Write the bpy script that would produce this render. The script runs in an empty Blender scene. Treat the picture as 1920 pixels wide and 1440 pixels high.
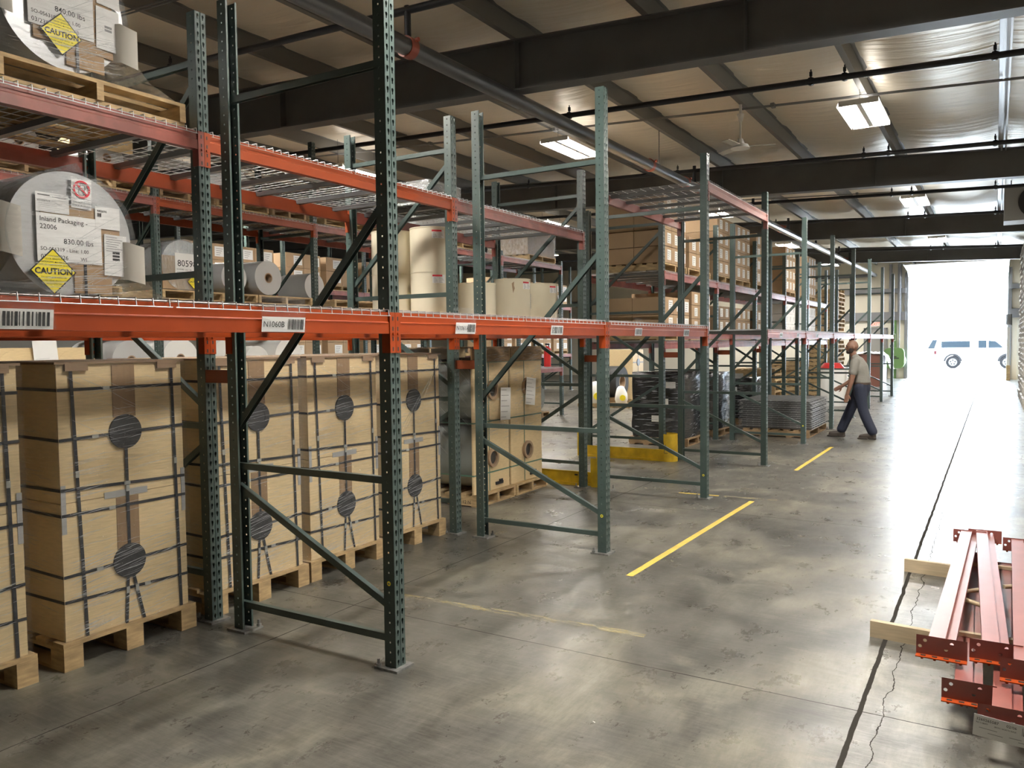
import bpy, math, random
from mathutils import Vector, Matrix
from mathutils.geometry import tessellate_polygon
random.seed(7)
S = bpy.context.scene
C = S.collection
R = math.radians

# ------------------------------------------------------------------ camera
F_PX = 1498.0
yaw, pitch, roll, CZ = .5445, -.0486, -.0118, 1.6286
cam = bpy.data.cameras.new('camera')
cam.sensor_fit = 'HORIZONTAL'; cam.sensor_width = 36.0
cam.lens = F_PX / 1920 * 36.0
cam.clip_start = .05; cam.clip_end = 500
co = bpy.data.objects.new('camera', cam); C.objects.link(co)
fw = Vector((-math.sin(yaw)*math.cos(pitch), math.cos(yaw)*math.cos(pitch), math.sin(pitch)))
rt = Vector((math.cos(yaw), math.sin(yaw), 0)); up = rt.cross(fw)
r2 = rt*math.cos(roll)+up*math.sin(roll); u2 = -rt*math.sin(roll)+up*math.cos(roll)
M = Matrix((r2, u2, -fw)).transposed().to_4x4(); M.translation = Vector((0, 0, CZ))
co.matrix_world = M
S.camera = co

# ------------------------------------------------------------------ world, exposure
S.view_settings.view_transform = 'Standard'; S.view_settings.look = 'None'
S.view_settings.gamma = 1; S.view_settings.use_curve_mapping = False
S.view_settings.exposure = 1.15
W = bpy.data.worlds.new('overcast_sky'); S.world = W; W.use_nodes = True
bg = W.node_tree.nodes['Background']
bg.inputs['Color'].default_value = (.74, .87, 1, 1); bg.inputs['Strength'].default_value = 25.0
S.cycles.max_bounces = 7; S.cycles.diffuse_bounces = 4; S.cycles.glossy_bounces = 3
S.cycles.transparent_max_bounces = 12; S.cycles.transmission_bounces = 3
S.cycles.caustics_reflective = False; S.cycles.caustics_refractive = False
S.cycles.sample_clamp_indirect = 6.0
LAMP_W = 140.0          # watts of one fluorescent high-bay fixture
LAMP_COL = (1, .95, .87)

# ------------------------------------------------------------------ materials
MATS = {}
def mat(name, col, rough=.6, metal=0.0, noise=None, bump=None, col2=None, spec=None, coat=0, alpha=None, coords='Object'):
    if name in MATS: return MATS[name]
    m = bpy.data.materials.new(name); m.use_nodes = True
    nt = m.node_tree; b = nt.nodes['Principled BSDF']
    b.inputs['Base Color'].default_value = (*col, 1); b.inputs['Roughness'].default_value = rough
    b.inputs['Metallic'].default_value = metal
    if spec is not None: b.inputs['Specular IOR Level'].default_value = spec
    if coat: b.inputs['Coat Weight'].default_value = coat; b.inputs['Coat Roughness'].default_value = .12
    tc = nt.nodes.new('ShaderNodeTexCoord')
    def tex(scale, det=4, stretch=(1, 1, 1)):
        mp = nt.nodes.new('ShaderNodeMapping'); mp.inputs['Scale'].default_value = stretch
        nt.links.new(tc.outputs[coords], mp.inputs['Vector'])
        n = nt.nodes.new('ShaderNodeTexNoise'); n.inputs['Scale'].default_value = scale; n.inputs['Detail'].default_value = det
        nt.links.new(mp.outputs[0], n.inputs['Vector']); return n
    if noise:
        n = tex(noise[0], noise[2] if len(noise) > 2 else 4, noise[3] if len(noise) > 3 else (1, 1, 1))
        cr = nt.nodes.new('ShaderNodeValToRGB')
        c2 = col2 or tuple(c*noise[1] for c in col)
        cr.color_ramp.elements[0].position = .35; cr.color_ramp.elements[1].position = .68
        cr.color_ramp.elements[0].color = (*c2, 1); cr.color_ramp.elements[1].color = (*col, 1)
        nt.links.new(n.outputs['Fac'], cr.inputs[0]); nt.links.new(cr.outputs[0], b.inputs['Base Color'])
    if bump:
        n = tex(bump[0], 5, bump[2] if len(bump) > 2 else (1, 1, 1))
        bp = nt.nodes.new('ShaderNodeBump'); bp.inputs['Strength'].default_value = bump[1]; bp.inputs['Distance'].default_value = .01
        nt.links.new(n.outputs['Fac'], bp.inputs['Height']); nt.links.new(bp.outputs[0], b.inputs['Normal'])
    MATS[name] = m; return m

def emit(name, col, s):
    m = bpy.data.materials.new(name); m.use_nodes = True; nt = m.node_tree
    b = nt.nodes['Principled BSDF']; b.inputs['Base Color'].default_value = (*col, 1)
    b.inputs['Emission Color'].default_value = (*col, 1); b.inputs['Emission Strength'].default_value = s
    return m

def glint_mat():
    m = film('film_glints', .5, .3, scale=30, stretch=(1, 1, 1), rough=.25, white=.75)  # near-white colour stands in for lamp reflections along the film strands
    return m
def film(name, base=.07, gain=.32, tint=(.9, .93, .95), scale=5, stretch=(1, 1, 9), rough=.16, white=0.0):
    """clear stretch film: see-through, with glossy wrinkles where the layers bunch up"""
    m = bpy.data.materials.new(name); m.use_nodes = True; nt = m.node_tree
    for n in list(nt.nodes):
        if n.type == 'BSDF_PRINCIPLED': nt.nodes.remove(n)
    out = [n for n in nt.nodes if n.type == 'OUTPUT_MATERIAL'][0]
    tr = nt.nodes.new('ShaderNodeBsdfTransparent'); tr.inputs[0].default_value = (*tint, 1)
    gl = nt.nodes.new('ShaderNodeBsdfPrincipled'); gl.inputs['Roughness'].default_value = rough
    gl.inputs['Base Color'].default_value = (.88, .9, .92, 1); gl.inputs['Specular IOR Level'].default_value = 1.0
    gl.inputs['Metallic'].default_value = .75 - white
    tc = nt.nodes.new('ShaderNodeTexCoord'); mp = nt.nodes.new('ShaderNodeMapping'); mp.inputs['Scale'].default_value = stretch
    mp.inputs['Rotation'].default_value = (.12, 0, 0)
    nt.links.new(tc.outputs['Object'], mp.inputs[0])
    n = nt.nodes.new('ShaderNodeTexNoise'); n.inputs['Scale'].default_value = scale; n.inputs['Detail'].default_value = 6; n.inputs['Roughness'].default_value = .7
    nt.links.new(mp.outputs[0], n.inputs['Vector'])
    mr = nt.nodes.new('ShaderNodeMapRange'); mr.inputs['From Min'].default_value = .42; mr.inputs['From Max'].default_value = .75
    mr.inputs['To Min'].default_value = base; mr.inputs['To Max'].default_value = base+gain
    nt.links.new(n.outputs['Fac'], mr.inputs[0])
    bp = nt.nodes.new('ShaderNodeBump'); bp.inputs['Strength'].default_value = .9; bp.inputs['Distance'].default_value = .02
    nt.links.new(n.outputs['Fac'], bp.inputs['Height']); nt.links.new(bp.outputs[0], gl.inputs['Normal'])
    mx = nt.nodes.new('ShaderNodeMixShader')
    nt.links.new(mr.outputs[0], mx.inputs[0]); nt.links.new(tr.outputs[0], mx.inputs[1]); nt.links.new(gl.outputs[0], mx.inputs[2])
    nt.links.new(mx.outputs[0], out.inputs[0]); return m

GREEN = mat('rack_green_enamel', (.062, .095, .088), .38, .0, noise=(6, .8), bump=(30, .05), spec=.6)
GREEND = mat('brace_green_enamel', (.062, .092, .085), .36, .0, noise=(6, .85), spec=.6)
ORANGE = mat('rack_orange_enamel', (.34, .05, .008), .5, 0, noise=(5, .85), spec=.2)
RED = mat('rack_faded_red_enamel', (.29, .072, .052), .4, 0, noise=(7, .62), spec=.5)
OXIDE = mat('primer_red_enamel', (.27, .085, .07), .36, 0, noise=(6, .8), spec=.6)
GALV = mat('galvanised_wire', (.55, .56, .57), .3, .55)
CHAN = mat('galvanised_channel', (.17, .175, .18), .36, .4)
PLATE = mat('bare_steel_plate', (.33, .33, .32), .45, .6, noise=(30, .6))
CARD = mat('brown_cardboard', (.42, .285, .165), .75, noise=(3, .9), bump=(60, .04))
CARD2 = mat('dark_cardboard', (.30, .20, .12), .75, noise=(3, .85))
KRAFT = mat('kraft_board', (.73, .565, .325), .6, noise=(14, .9, 5, (1, 1, 5)))
KRAFTD = mat('brown_parcel_strip', (.30, .19, .10), .5, noise=(9, .8, 4, (1, 4, .5)))
WOOD = mat('pallet_wood', (.56, .40, .21), .75, noise=(9, .62, 6, (1, 1, 5)), bump=(20, .2))
WOODD = mat('weathered_pallet_wood', (.36, .24, .13), .8, noise=(9, .6, 6, (1, 1, 5)))
PINE = mat('pine_stud', (.62, .50, .33), .7, noise=(6, .8, 5, (1, 12, 12)))
STRAP = mat('black_strap', (.022, .024, .03), .4)
GSTRAP = mat('green_strap', (.10, .20, .15), .4)
CLIP = mat('strap_buckle', (.45, .46, .45), .4, .6)
PLUG = mat('black_plastic_plug', (.018, .018, .022), .45)
TAPE = mat('grey_duct_tape', (.36, .36, .36), .4)
PAPER = mat('white_paper', (.80, .80, .79), .7)
PAPERT = mat('tan_paper', (.60, .57, .51), .7)
INK = mat('black_ink', (.02, .02, .022), .6)
GREY_INK = mat('grey_ink', (.25, .25, .26), .6)
REDINK = mat('red_ink', (.65, .03, .05), .5)
YEL = mat('caution_yellow', (.92, .78, .03), .5)
SILVER = mat('silver_film_roll', (.50, .51, .52), .3, .15, bump=(6, .12, (1, 1, 1)))
FILMG = mat('clear_film_roll', (.40, .43, .41), .16, .45)
CREAM = mat('cream_paper_roll', (.72, .66, .51), .7, noise=(3, .96))
WHITER = mat('white_paper_roll', (.85, .85, .83), .55)
CORE = mat('cardboard_core', (.36, .25, .16), .8)
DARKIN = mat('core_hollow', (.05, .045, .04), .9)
GUARD = mat('guard_yellow_paint', (.72, .47, .02), .5, noise=(9, .7))
TAPEY = mat('floor_tape_yellow', (.72, .52, .08), .5, noise=(9, .8))
RAFT = mat('rafter_dark_paint', (.125, .125, .128), .5, noise=(2, .8))
PURL = mat('purlin_grey_paint', (.16, .155, .145), .45, .1)
ALU = mat('foil_faced_purlin', (.55, .56, .58), .35, .5)
PIPEB = mat('black_sprinkler_pipe', (.022, .024, .03), .4, .2)
PIPEG = mat('steel_main_pipe', (.085, .087, .095), .3, .25, spec=.9)
REDFIT = mat('red_pipe_coupling', (.33, .07, .04), .45)
WHITEM = mat('white_enamel', (.82, .82, .80), .4)
TAN = mat('tan_liner_panel', (.82, .75, .62), .55)
BEIGE = mat('beige_wall_panel', (.82, .78, .68), .6)
GREYT = mat('grey_steel_trim', (.22, .22, .23), .5)
LIME = mat('lime_green_paint', (.12, .23, .075), .5)
BLACKW = mat('black_wrap', (.02, .021, .025), .22, 0, bump=(7, .5, (1, 1, 5)), spec=.8)
RUBBER = mat('black_rubber', (.03, .03, .03), .7)
CARW = mat('white_car_paint', (.85, .86, .88), .25, coat=.5)
GLASSC = mat('tinted_window_glass', (.10, .16, .22), .05, 0, spec=1)
GRILL = mat('dark_grille', (.04, .04, .045), .5, .3)
WRAP = film('stretch_wrap', .03, .2, (.985, .99, .995), scale=11, stretch=(1, .55, 13), rough=.2, white=.15)
GLINT = glint_mat()
WRAPH = film('heavy_stretch_wrap', .28, .5, scale=4, stretch=(1.2, 1, 6), rough=.14, white=.35)
WRAPL = film('thin_stretch_wrap', .015, .16, (.98, .98, .985), scale=7, stretch=(1, 1, 7), rough=.12, white=.2)
WRAPV = film('loose_stretch_wrap', .12, .55, scale=9, stretch=(2, 4, 1), rough=.12, white=.3)

def insulation():
    m = mat('vinyl_faced_insulation', (.86, .78, .65), .33, .28, spec=.7)
    nt = m.node_tree; b = nt.nodes['Principled BSDF']
    tc = nt.nodes.new('ShaderNodeTexCoord'); mp = nt.nodes.new('ShaderNodeMapping'); mp.inputs['Scale'].default_value = (.35, 3.2, 1)
    nt.links.new(tc.outputs['Object'], mp.inputs[0])
    n = nt.nodes.new('ShaderNodeTexNoise'); n.inputs['Scale'].default_value = 2.4; n.inputs['Detail'].default_value = 7; n.inputs['Distortion'].default_value = .3
    nt.links.new(mp.outputs[0], n.inputs['Vector'])
    bp = nt.nodes.new('ShaderNodeBump'); bp.inputs['Strength'].default_value = .55; bp.inputs['Distance'].default_value = .05
    nt.links.new(n.outputs['Fac'], bp.inputs['Height']); nt.links.new(bp.outputs[0], b.inputs['Normal'])
    return m
INSUL = insulation()

def concrete():
    m = mat('polished_concrete', (.2, .19, .165), .3)
    nt = m.node_tree; b = nt.nodes['Principled BSDF']; L = nt.links.new
    tc = nt.nodes.new('ShaderNodeTexCoord')
    def noise(scale, det, st=(1, 1, 1), dist=0, rgh=.55):
        mp = nt.nodes.new('ShaderNodeMapping'); mp.inputs['Scale'].default_value = st
        L(tc.outputs['Object'], mp.inputs[0])
        n = nt.nodes.new('ShaderNodeTexNoise'); n.inputs['Scale'].default_value = scale; n.inputs['Detail'].default_value = det
        n.inputs['Distortion'].default_value = dist; n.inputs['Roughness'].default_value = rgh
        L(mp.outputs[0], n.inputs['Vector']); return n.outputs['Fac']
    def ramp(f, stops):
        cr = nt.nodes.new('ShaderNodeValToRGB'); e = cr.color_ramp.elements
        while len(e) < len(stops): e.new(.5)
        for k, (p, c) in enumerate(stops): e[k].position = p; e[k].color = (*c, 1) if not isinstance(c, float) else (c, c, c, 1)
        L(f, cr.inputs[0]); return cr.outputs[0]
    def math_(op, a, c=None, d=None):
        n = nt.nodes.new('ShaderNodeMath'); n.operation = op
        for k, v in enumerate((a, c, d)):
            if v is None: continue
            if isinstance(v, (int, float)): n.inputs[k].default_value = v
            else: L(v, n.inputs[k])
        return n.outputs[0]
    def mix(f, a, c, mode='MIX'):
        n = nt.nodes.new('ShaderNodeMixRGB'); n.blend_type = mode
        for k, v in enumerate((f, a, c)):
            if isinstance(v, (int, float)): n.inputs[k].default_value = v
            elif isinstance(v, tuple): n.inputs[k].default_value = (*v, 1)
            else: L(v, n.inputs[k])
        return n.outputs[0]
    big = ramp(noise(1.0, 5, (1, 1, 1), .6, .5), [(.36, (.062, .06, .053)), (.5, (.108, .103, .088)), (.62, (.18, .168, .132))])
    patch = ramp(noise(3.4, 10, (1.5, .75, 1), .5, .62), [(.33, .55), (.5, 1.0), (.66, 1.42)])
    col = mix(1, big, patch, 'MULTIPLY')
    col = mix(ramp(noise(2.1, 8, (.8, 1.5, 1), 1.0, .66), [(.56, 0.0), (.70, .55)]), col, (.26, .24, .19))
    col = mix(ramp(noise(1.7, 8, (1.4, .8, 1), 1.4, .66), [(.56, 0.0), (.72, .6)]), col, (.05, .046, .04))
    scr = ramp(noise(14, 10, (.35, 3.5, 1), .0, .8), [(.45, 0.0), (.8, .6)])
    col = mix(scr, col, (.26, .25, .22))
    scr2 = ramp(noise(17, 10, (3.0, .45, 1), .0, .8), [(.45, 0.0), (.8, .55)])
    col = mix(scr2, col, (.05, .047, .04))
    pit = ramp(noise(46, 3, (1, 1, 1), .0, .5), [(.70, 0.0), (.74, .75)]); col = mix(pit, col, (.035, .033, .03))
    sx = nt.nodes.new('ShaderNodeSeparateXYZ'); L(tc.outputs['Object'], sx.inputs[0])
    wob = math_('MULTIPLY', math_('SUBTRACT', noise(5, 5), .5), .022)
    x = math_('ADD', sx.outputs[0], wob); y = math_('ADD', sx.outputs[1], math_('MULTIPLY', wob, .4))
    def line(v, off, period, w):
        p = math_('PINGPONG', math_('SUBTRACT', v, off), period/2)
        return math_('LESS_THAN', p, w)
    j = math_('MAXIMUM', line(x, -.49, 60, .011), line(x, -.455-2.99, 5.98, .0035))
    j = math_('MAXIMUM', j, line(math_('ADD', x, math_('MULTIPLY', wob, 3)), -.40, 60, .0022))
    j = math_('MAXIMUM', j, line(y, 3.73, 3.81, .0035))
    col = mix(j, col, (.035, .032, .028))
    L(col, b.inputs['Base Color'])
    rg = ramp(noise(4, 12, (1.0, .6, 1), .0, .78), [(.3, .22), (.5, .31), (.7, .42)])
    L(mix(j, rg, (1, 1, 1)), b.inputs['Roughness']); L(math_('SUBTRACT', .36, math_('MULTIPLY', j, .34)), b.inputs['Specular IOR Level'])
    bp = nt.nodes.new('ShaderNodeBump'); bp.inputs['Strength'].default_value = .16; bp.inputs['Distance'].default_value = .01
    L(noise(11, 9, (.8, 1.2, 1), .4, .75), bp.inputs['Height']); L(bp.outputs[0], b.inputs['Normal'])
    return m
CONC = concrete()

# ------------------------------------------------------------------ mesh builder
class MB:
    def __init__(s): s.v = []; s.f = []; s.m = []; s.s = []
    def add(s, vs, fs, mi=0, smooth=False):
        o = len(s.v); s.v += [tuple(v) for v in vs]
        for f in fs: s.f.append([i+o for i in f]); s.m.append(mi); s.s.append(smooth)
    def box(s, c, d, mi=0, rot=None):
        x, y, z = d[0]/2, d[1]/2, d[2]/2
        vs = [Vector((i*x, j*y, k*z)) for i in (-1, 1) for j in (-1, 1) for k in (-1, 1)]
        if rot is not None: vs = [rot @ v for v in vs]
        vs = [v+Vector(c) for v in vs]
        s.add(vs, [(0, 1, 3, 2), (4, 6, 7, 5), (0, 4, 5, 1), (2, 3, 7, 6), (0, 2, 6, 4), (1, 5, 7, 3)], mi)
    def bb(s, a, b, mi=0):
        s.box([(a[i]+b[i])/2 for i in range(3)], [abs(b[i]-a[i]) for i in range(3)], mi)
    def cyl(s, p0, p1, r, n=16, mi=0, caps=True, r1=None, smooth=True, capmi=None):
        p0 = Vector(p0); p1 = Vector(p1); d = (p1-p0).normalized(); a = d.orthogonal().normalized(); b = d.cross(a)
        r1 = r if r1 is None else r1
        ring = [(math.cos(t)*a+math.sin(t)*b) for t in [2*math.pi*k/n for k in range(n)]]
        s.add([p0+r*q for q in ring]+[p1+r1*q for q in ring], [(k, (k+1) % n, n+(k+1) % n, n+k) for k in range(n)], mi, smooth)
        if caps:
            s.add([p0+r*q for q in ring], [list(range(n))[::-1]], mi if capmi is None else capmi)
            s.add([p1+r1*q for q in ring], [list(range(n))], mi if capmi is None else capmi)
    def annulus(s, c, ax, r0, r1, depth=0, n=32, mi=0):
        """ring facing along ax, with an inner wall of the given depth going back"""
        c = Vector(c); d = Vector(ax).normalized(); a = d.orthogonal().normalized(); b = d.cross(a)
        ring = [(math.cos(t)*a+math.sin(t)*b) for t in [2*math.pi*k/n for k in range(n)]]
        s.add([c+r0*q for q in ring]+[c+r1*q for q in ring], [(k, n+k, n+(k+1) % n, (k+1) % n) for k in range(n)], mi)
        if depth: s.add([c+r0*q for q in ring]+[c+r0*q-d*depth for q in ring], [(k, (k+1) % n, n+(k+1) % n, n+k) for k in range(n)], mi, True)
    def prism(s, prof, fn, t0, t1, mi=0, smooth=False, caps=True):
        n = len(prof)
        s.add([fn(p, t0) for p in prof]+[fn(p, t1) for p in prof], [(k, (k+1) % n, n+(k+1) % n, n+k) for k in range(n)], mi, smooth)
        if caps:
            tr = tessellate_polygon([[Vector((p[0], p[1], 0)) for p in prof]])
            s.add([fn(p, t0) for p in prof], [t[::-1] for t in tr], mi); s.add([fn(p, t1) for p in prof], tr, mi)
    def mesh(s, name, mats):
        me = bpy.data.meshes.new(name); me.from_pydata(s.v, [], s.f)
        for m in mats: me.materials.append(m)
        if me.polygons:
            me.polygons.foreach_set('material_index', s.m); me.polygons.foreach_set('use_smooth', s.s)
        me.update(); return me

def ob(name, me, parent=None, loc=None, rotz=None, mats=None):
    if isinstance(me, MB): me = me.mesh(name, mats)
    o = bpy.data.objects.new(name, me); C.objects.link(o)
    if parent is not None: o.parent = parent
    if loc is not None: o.location = loc
    if rotz: o.rotation_euler = (0, 0, rotz)
    return o
def tag(o, label, cat, group=None):
    o['label'] = label; o['category'] = cat; o['kind'] = 'thing'
    if group: o['group'] = group
    return o
def thing(name, label, cat, loc=(0, 0, 0), rotz=0, group=None):
    o = bpy.data.objects.new(name, None); C.objects.link(o); o.empty_display_size = .1
    o.location = loc; o.rotation_euler = (0, 0, rotz); return tag(o, label, cat, group)
def struct(name, mb, mats):
    o = ob(name, mb, mats=mats); o['kind'] = 'structure'; return o
def copy_tree(src, parent=None):
    c = src.copy(); C.objects.link(c); c.parent = parent
    for ch in [x for x in src.children]: copy_tree(ch, c)
    return c

_tc = {}
def text2d(s, size):
    if s not in _tc:
        cu = bpy.data.curves.new('t', 'FONT'); cu.body = s; cu.size = 1; cu.resolution_u = 2; cu.offset = .028 if s == 'CAUTION' else .003
        o = bpy.data.objects.new('t', cu); C.objects.link(o)
        bpy.context.view_layer.update()
        me = bpy.data.meshes.new_from_object(o.evaluated_get(bpy.context.evaluated_depsgraph_get()))
        _tc[s] = ([v.co.copy() for v in me.vertices], [list(p.vertices) for p in me.polygons])
        bpy.data.objects.remove(o); bpy.data.curves.remove(cu); bpy.data.meshes.remove(me)
    vs, fs = _tc[s]; return [(v.x*size, v.y*size) for v in vs], fs

def sheet_label(name, o, u, v, w, h, parent, mats=None, texts=(), bars=(), lift=.0012, rects=(), bend=0, t=.0012):
    """a paper label: lower corner o, axes u (along the writing) and v (up); texts (string,u,v,size[,mat]), bars (u,v,w,h,n), rects (u,v,w,h[,mat])"""
    mats = mats or [PAPER, INK, GREY_INK, REDINK]
    u = Vector(u).normalized(); v = Vector(v).normalized(); n = u.cross(v); o = Vector(o); mb = MB()
    P = lambda a, b, c: o+u*a+v*b+n*(c+bend*math.sin(math.pi*a/w))
    k = 5 if bend else 1
    for i in range(k):
        a0, a1 = w*i/k, w*(i+1)/k
        vs = [P(a0, 0, 0), P(a1, 0, 0), P(a1, h, 0), P(a0, h, 0), P(a0, 0, t), P(a1, 0, t), P(a1, h, t), P(a0, h, t)]
        mb.add(vs, [(0, 3, 2, 1), (4, 5, 6, 7), (0, 1, 5, 4), (2, 3, 7, 6), (1, 2, 6, 5), (0, 4, 7, 3)], 0)
    for tx in texts:
        s_, a, b, sz = tx[:4]; mi = tx[4] if len(tx) > 4 else 1
        vs, fs = text2d(s_, sz); mb.add([P(a+x, b+y, t+lift) for x, y in vs], fs, mi)
    rn = random.Random(3)
    for a, b, bw, bh, cnt in bars:
        x = 0
        while x < bw:
            q = bw/cnt*rn.choice((.35, .5, .9))
            mb.add([P(a+x, b, t+lift), P(a+x+q, b, t+lift), P(a+x+q, b+bh, t+lift), P(a+x, b+bh, t+lift)], [(0, 1, 2, 3)], 1); x += q+bw/cnt*rn.choice((.4, .6, .8))
    for rc in rects:
        a, b, bw, bh = rc[:4]; mi = rc[4] if len(rc) > 4 else 1
        mb.add([P(a, b, t+lift*.8), P(a+bw, b, t+lift*.8), P(a+bw, b+bh, t+lift*.8), P(a, b+bh, t+lift*.8)], [(0, 1, 2, 3)], mi)
    return ob(name, mb, parent, mats=mats)
LINES = lambda w, h, n, x0=.06: [(w*x0, h*(i+.5)/n, w*(.5+.38*((i*7) % 5)/5), h/n*.09, 2) for i in range(n)]

def glint_strands(mb, fn, u0, u1, z0, z1, n, mi, seed=0, tilt=.12, w=.0011, ln=(.05, .3)):
    """strands on a wrapped face, whitened to paint lamp glints on the film; fn(u, z) gives the surface point"""
    rn = random.Random(seed)
    for _ in range(n):
        L_ = rn.uniform(*ln); a = rn.uniform(u0, u1-min(L_, (u1-u0)*.8)); z = z0+(z1-z0)*rn.random()
        t_ = tilt+rn.uniform(-.05, .05); K = 4; ww = w*rn.uniform(.5, 1.6); wav = rn.uniform(-.004, .004); vs = []
        for k in range(K+1):
            u = min(a+L_*k/K, u1); zz = z+t_*(u-a)+wav*math.sin(k*1.9); q = ww*math.sin(math.pi*(k+.3)/(K+.6))
            vs += [fn(u, zz-q), fn(u, zz+q)]
        mb.add(vs, [(2*k, 2*k+2, 2*k+3, 2*k+1) for k in range(K)], mi)
# ------------------------------------------------------------------ building shell
YE, XL, XR, YB = 38.1, -27.0, 9.0, -9.0
zb = lambda x: 4.22-.035*min(x, 3)
zt = lambda x: 4.69-.050*min(x, 3)
mb = MB(); mb.bb((XL, YB, -.2), (XR, YE+.15, 0)); struct('floor', mb, [CONC])
mb = MB()
xs = []; k = 0
px = [.05-1.5*i for i in range(-6, 19)]
for a, b in zip(px[1:], px[:-1]):
    for i in range(8): xs.append((a+(b-a)*i/8, -.075*math.sin(math.pi*i/8)))
xs = sorted(set(xs)); ys = [YB+.47*i for i in range(int((YE-YB)/.47)+1)]+[YE]
rr = random.Random(1)
vs = [(x, y, zt(x)+.205+s*(1+.25*math.sin(y*1.9+x))+(.012*math.sin(y*5.1+x*2) if s else 0)) for y in ys for x, s in xs]
n = len(xs)
mb.add(vs, [(j*n+i, (j+1)*n+i, (j+1)*n+i+1, j*n+i+1) for j in range(len(ys)-1) for i in range(n-1)], 0, True)
vs2 = [(x, y, z+.2) for x, y, z in vs]
mb.add([(XL-1, YB, 6.9), (XR+1, YB, 6.9), (XR+1, YE, 6.9), (XL-1, YE, 6.9)], [(0, 1, 2, 3)], 0)
struct('ceiling', mb, [INSUL])
# rafters
for k in range(0, 5):
    y = 7.62*k; mb = MB()
    for x0, x1 in ((XL, -12), (-12, -4.4), (-4.4, 0), (0, 3), (3, XR)):
        for (za, zc, w) in ((zb, lambda x: zb(x)+.014, .2), (lambda x: zt(x)-.014, zt, .2), (zb, zt, .012)):
            vs = [(x, y+s*w/2, f(x)) for x in (x0, x1) for s in (-1, 1) for f in (za, zc)]
            mb.add(vs, [(0, 1, 3, 2), (4, 6, 7, 5), (0, 4, 5, 1), (2, 3, 7, 6), (0, 2, 6, 4), (1, 5, 7, 3)])
    for x in (-17, -12.9, -8.05, -4.48, .6, -2.02+(.2 if k == 2 else 0)):
        mb.bb((x-.006, y-.098, zb(x)), (x+.006, y+.098, zt(x)))
    struct('roof_beam_%d' % (k+1), mb, [RAFT])
for i, x in enumerate(px):
    if x < XL or x > XR: continue
    mb = MB(); z0 = zt(x)
    mb.bb((x-.001, YB, z0), (x+.002, YE, z0+.2)); mb.bb((x-.065, YB, z0+.001), (x, YE, z0+.004)); mb.bb((x, YB, z0+.196), (x+.065, YE, z0+.2))
    mb.bb((x-.065, YB, z0+.001), (x-.062, YE, z0+.02))
    if abs(x-.05) < .01: mb.bb((x-.03, YB, z0-.03), (x-.005, YE, z0-.002)); mb.bb((x+.03, YB, z0-.03), (x+.05, YE, z0-.002))
    struct('trim_%d' % (i+1), mb, [ALU if abs(x-.05) < .01 else PURL])
# flange braces between purlins and rafters
mb = MB()
for k in (1, 2, 3, 4):
    for x in (-6, -9, -12, -3) if k < 3 else (-3,):
        for s in (1,):
            mb.cyl((x+.02, 7.62*k+s*.08, zb(x)+.03), (x+.02, 7.62*k+s*.62, zt(x)+.1), .016, 5)
struct('trim_90', mb, [RAFT])
# walls
mb = MB(); mb.bb((XL-.2, YB, 0), (XL, YE, 7)); struct('wall_left', mb, [TAN])
mb = MB(); mb.bb((XR, YB, 0), (XR+.2, YE, 7)); struct('wall_right', mb, [TAN])
mb = MB(); mb.bb((XL, YB-.2, 0), (XR, YB, 7)); struct('wall_back', mb, [TAN])
DX0, DX1, DZ = -3.25, .42, 4.43
mb = MB()
for a, b in (((XL, 0), (DX0, 7)), ((DX1, 0), (XR, 7)), ((DX0, DZ), (DX1, 7))):
    mb.bb((a[0], YE, a[1]), (b[0], YE+.2, b[1]), 0)
for a, b in ((XL, DX0-.3), (DX1+.3, XR)):
    mb.bb((a, YE-.03, 0), (b, YE, 2.46), 1)
struct('wall_far', mb, [TAN, BEIGE])
mb = MB()
for a, b in ((XL, DX0-.05), (DX1+.05, XR)):
    mb.bb((a, YE-.2, 2.5), (b, YE-.01, 2.86)); mb.bb((a, YE-.2, 3.66), (b, YE-.01, 3.86))
struct('trim_91', mb, [GREYT])
mb = MB()
for x in (DX0-.05, DX1+.05): mb.bb((x-.06, YE-.12, 0), (x+.06, YE+.22, DZ+.02))
mb.bb((DX0-.1, YE-.1, DZ), (DX1+.1, YE+.2, DZ+.1))
struct('trim_92', mb, [GREYT])
mb = MB()
mb.bb((-3.62, YE-.25, 2.5), (-3.48, YE-.05, 4.9)); mb.bb((-3.95, YE-.25, 2.5), (-3.85, YE-.05, 4.9))
mb.cyl((-3.53, YE-.3, 1.2), (-3.53, YE-.3, 4.8), .02, 8)
struct('trim_93', mb, [GREYT])
mb = MB(); mb.bb((-3.86, YE-.18, 0), (-3.66, YE-.03, 2.55)); struct('trim_94', mb, [LIME])
# overhead door: rolled sections under the header on curved tracks
d = thing('loading_door', 'white sectional overhead door rolled up above the bright loading opening', 'door', (-1.4, YE, 4.4))
mb = MB()
seg = [(YE-.1, 4.36), (YE-.45, 4.52), (YE-1.05, 4.60), (YE-1.65, 4.63), (YE-2.3, 4.645)]
for (ya, za), (yb, zb_) in zip(seg, seg[1:]):
    mb.add([(-3.2+1.4, ya-YE, za-4.4), (.38+1.4, ya-YE, za-4.4), (.38+1.4, yb-YE, zb_-4.4), (-3.2+1.4, yb-YE, zb_-4.4)] +
           [(-3.2+1.4, ya-YE, za-4.36), (.38+1.4, ya-YE, za-4.36), (.38+1.4, yb-YE, zb_-4.36), (-3.2+1.4, yb-YE, zb_-4.36)],
           [(0, 1, 2, 3), (4, 7, 6, 5), (0, 4, 5, 1), (2, 6, 7, 3)])
ob('door_panel', mb, d, mats=[WHITEM])
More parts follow.
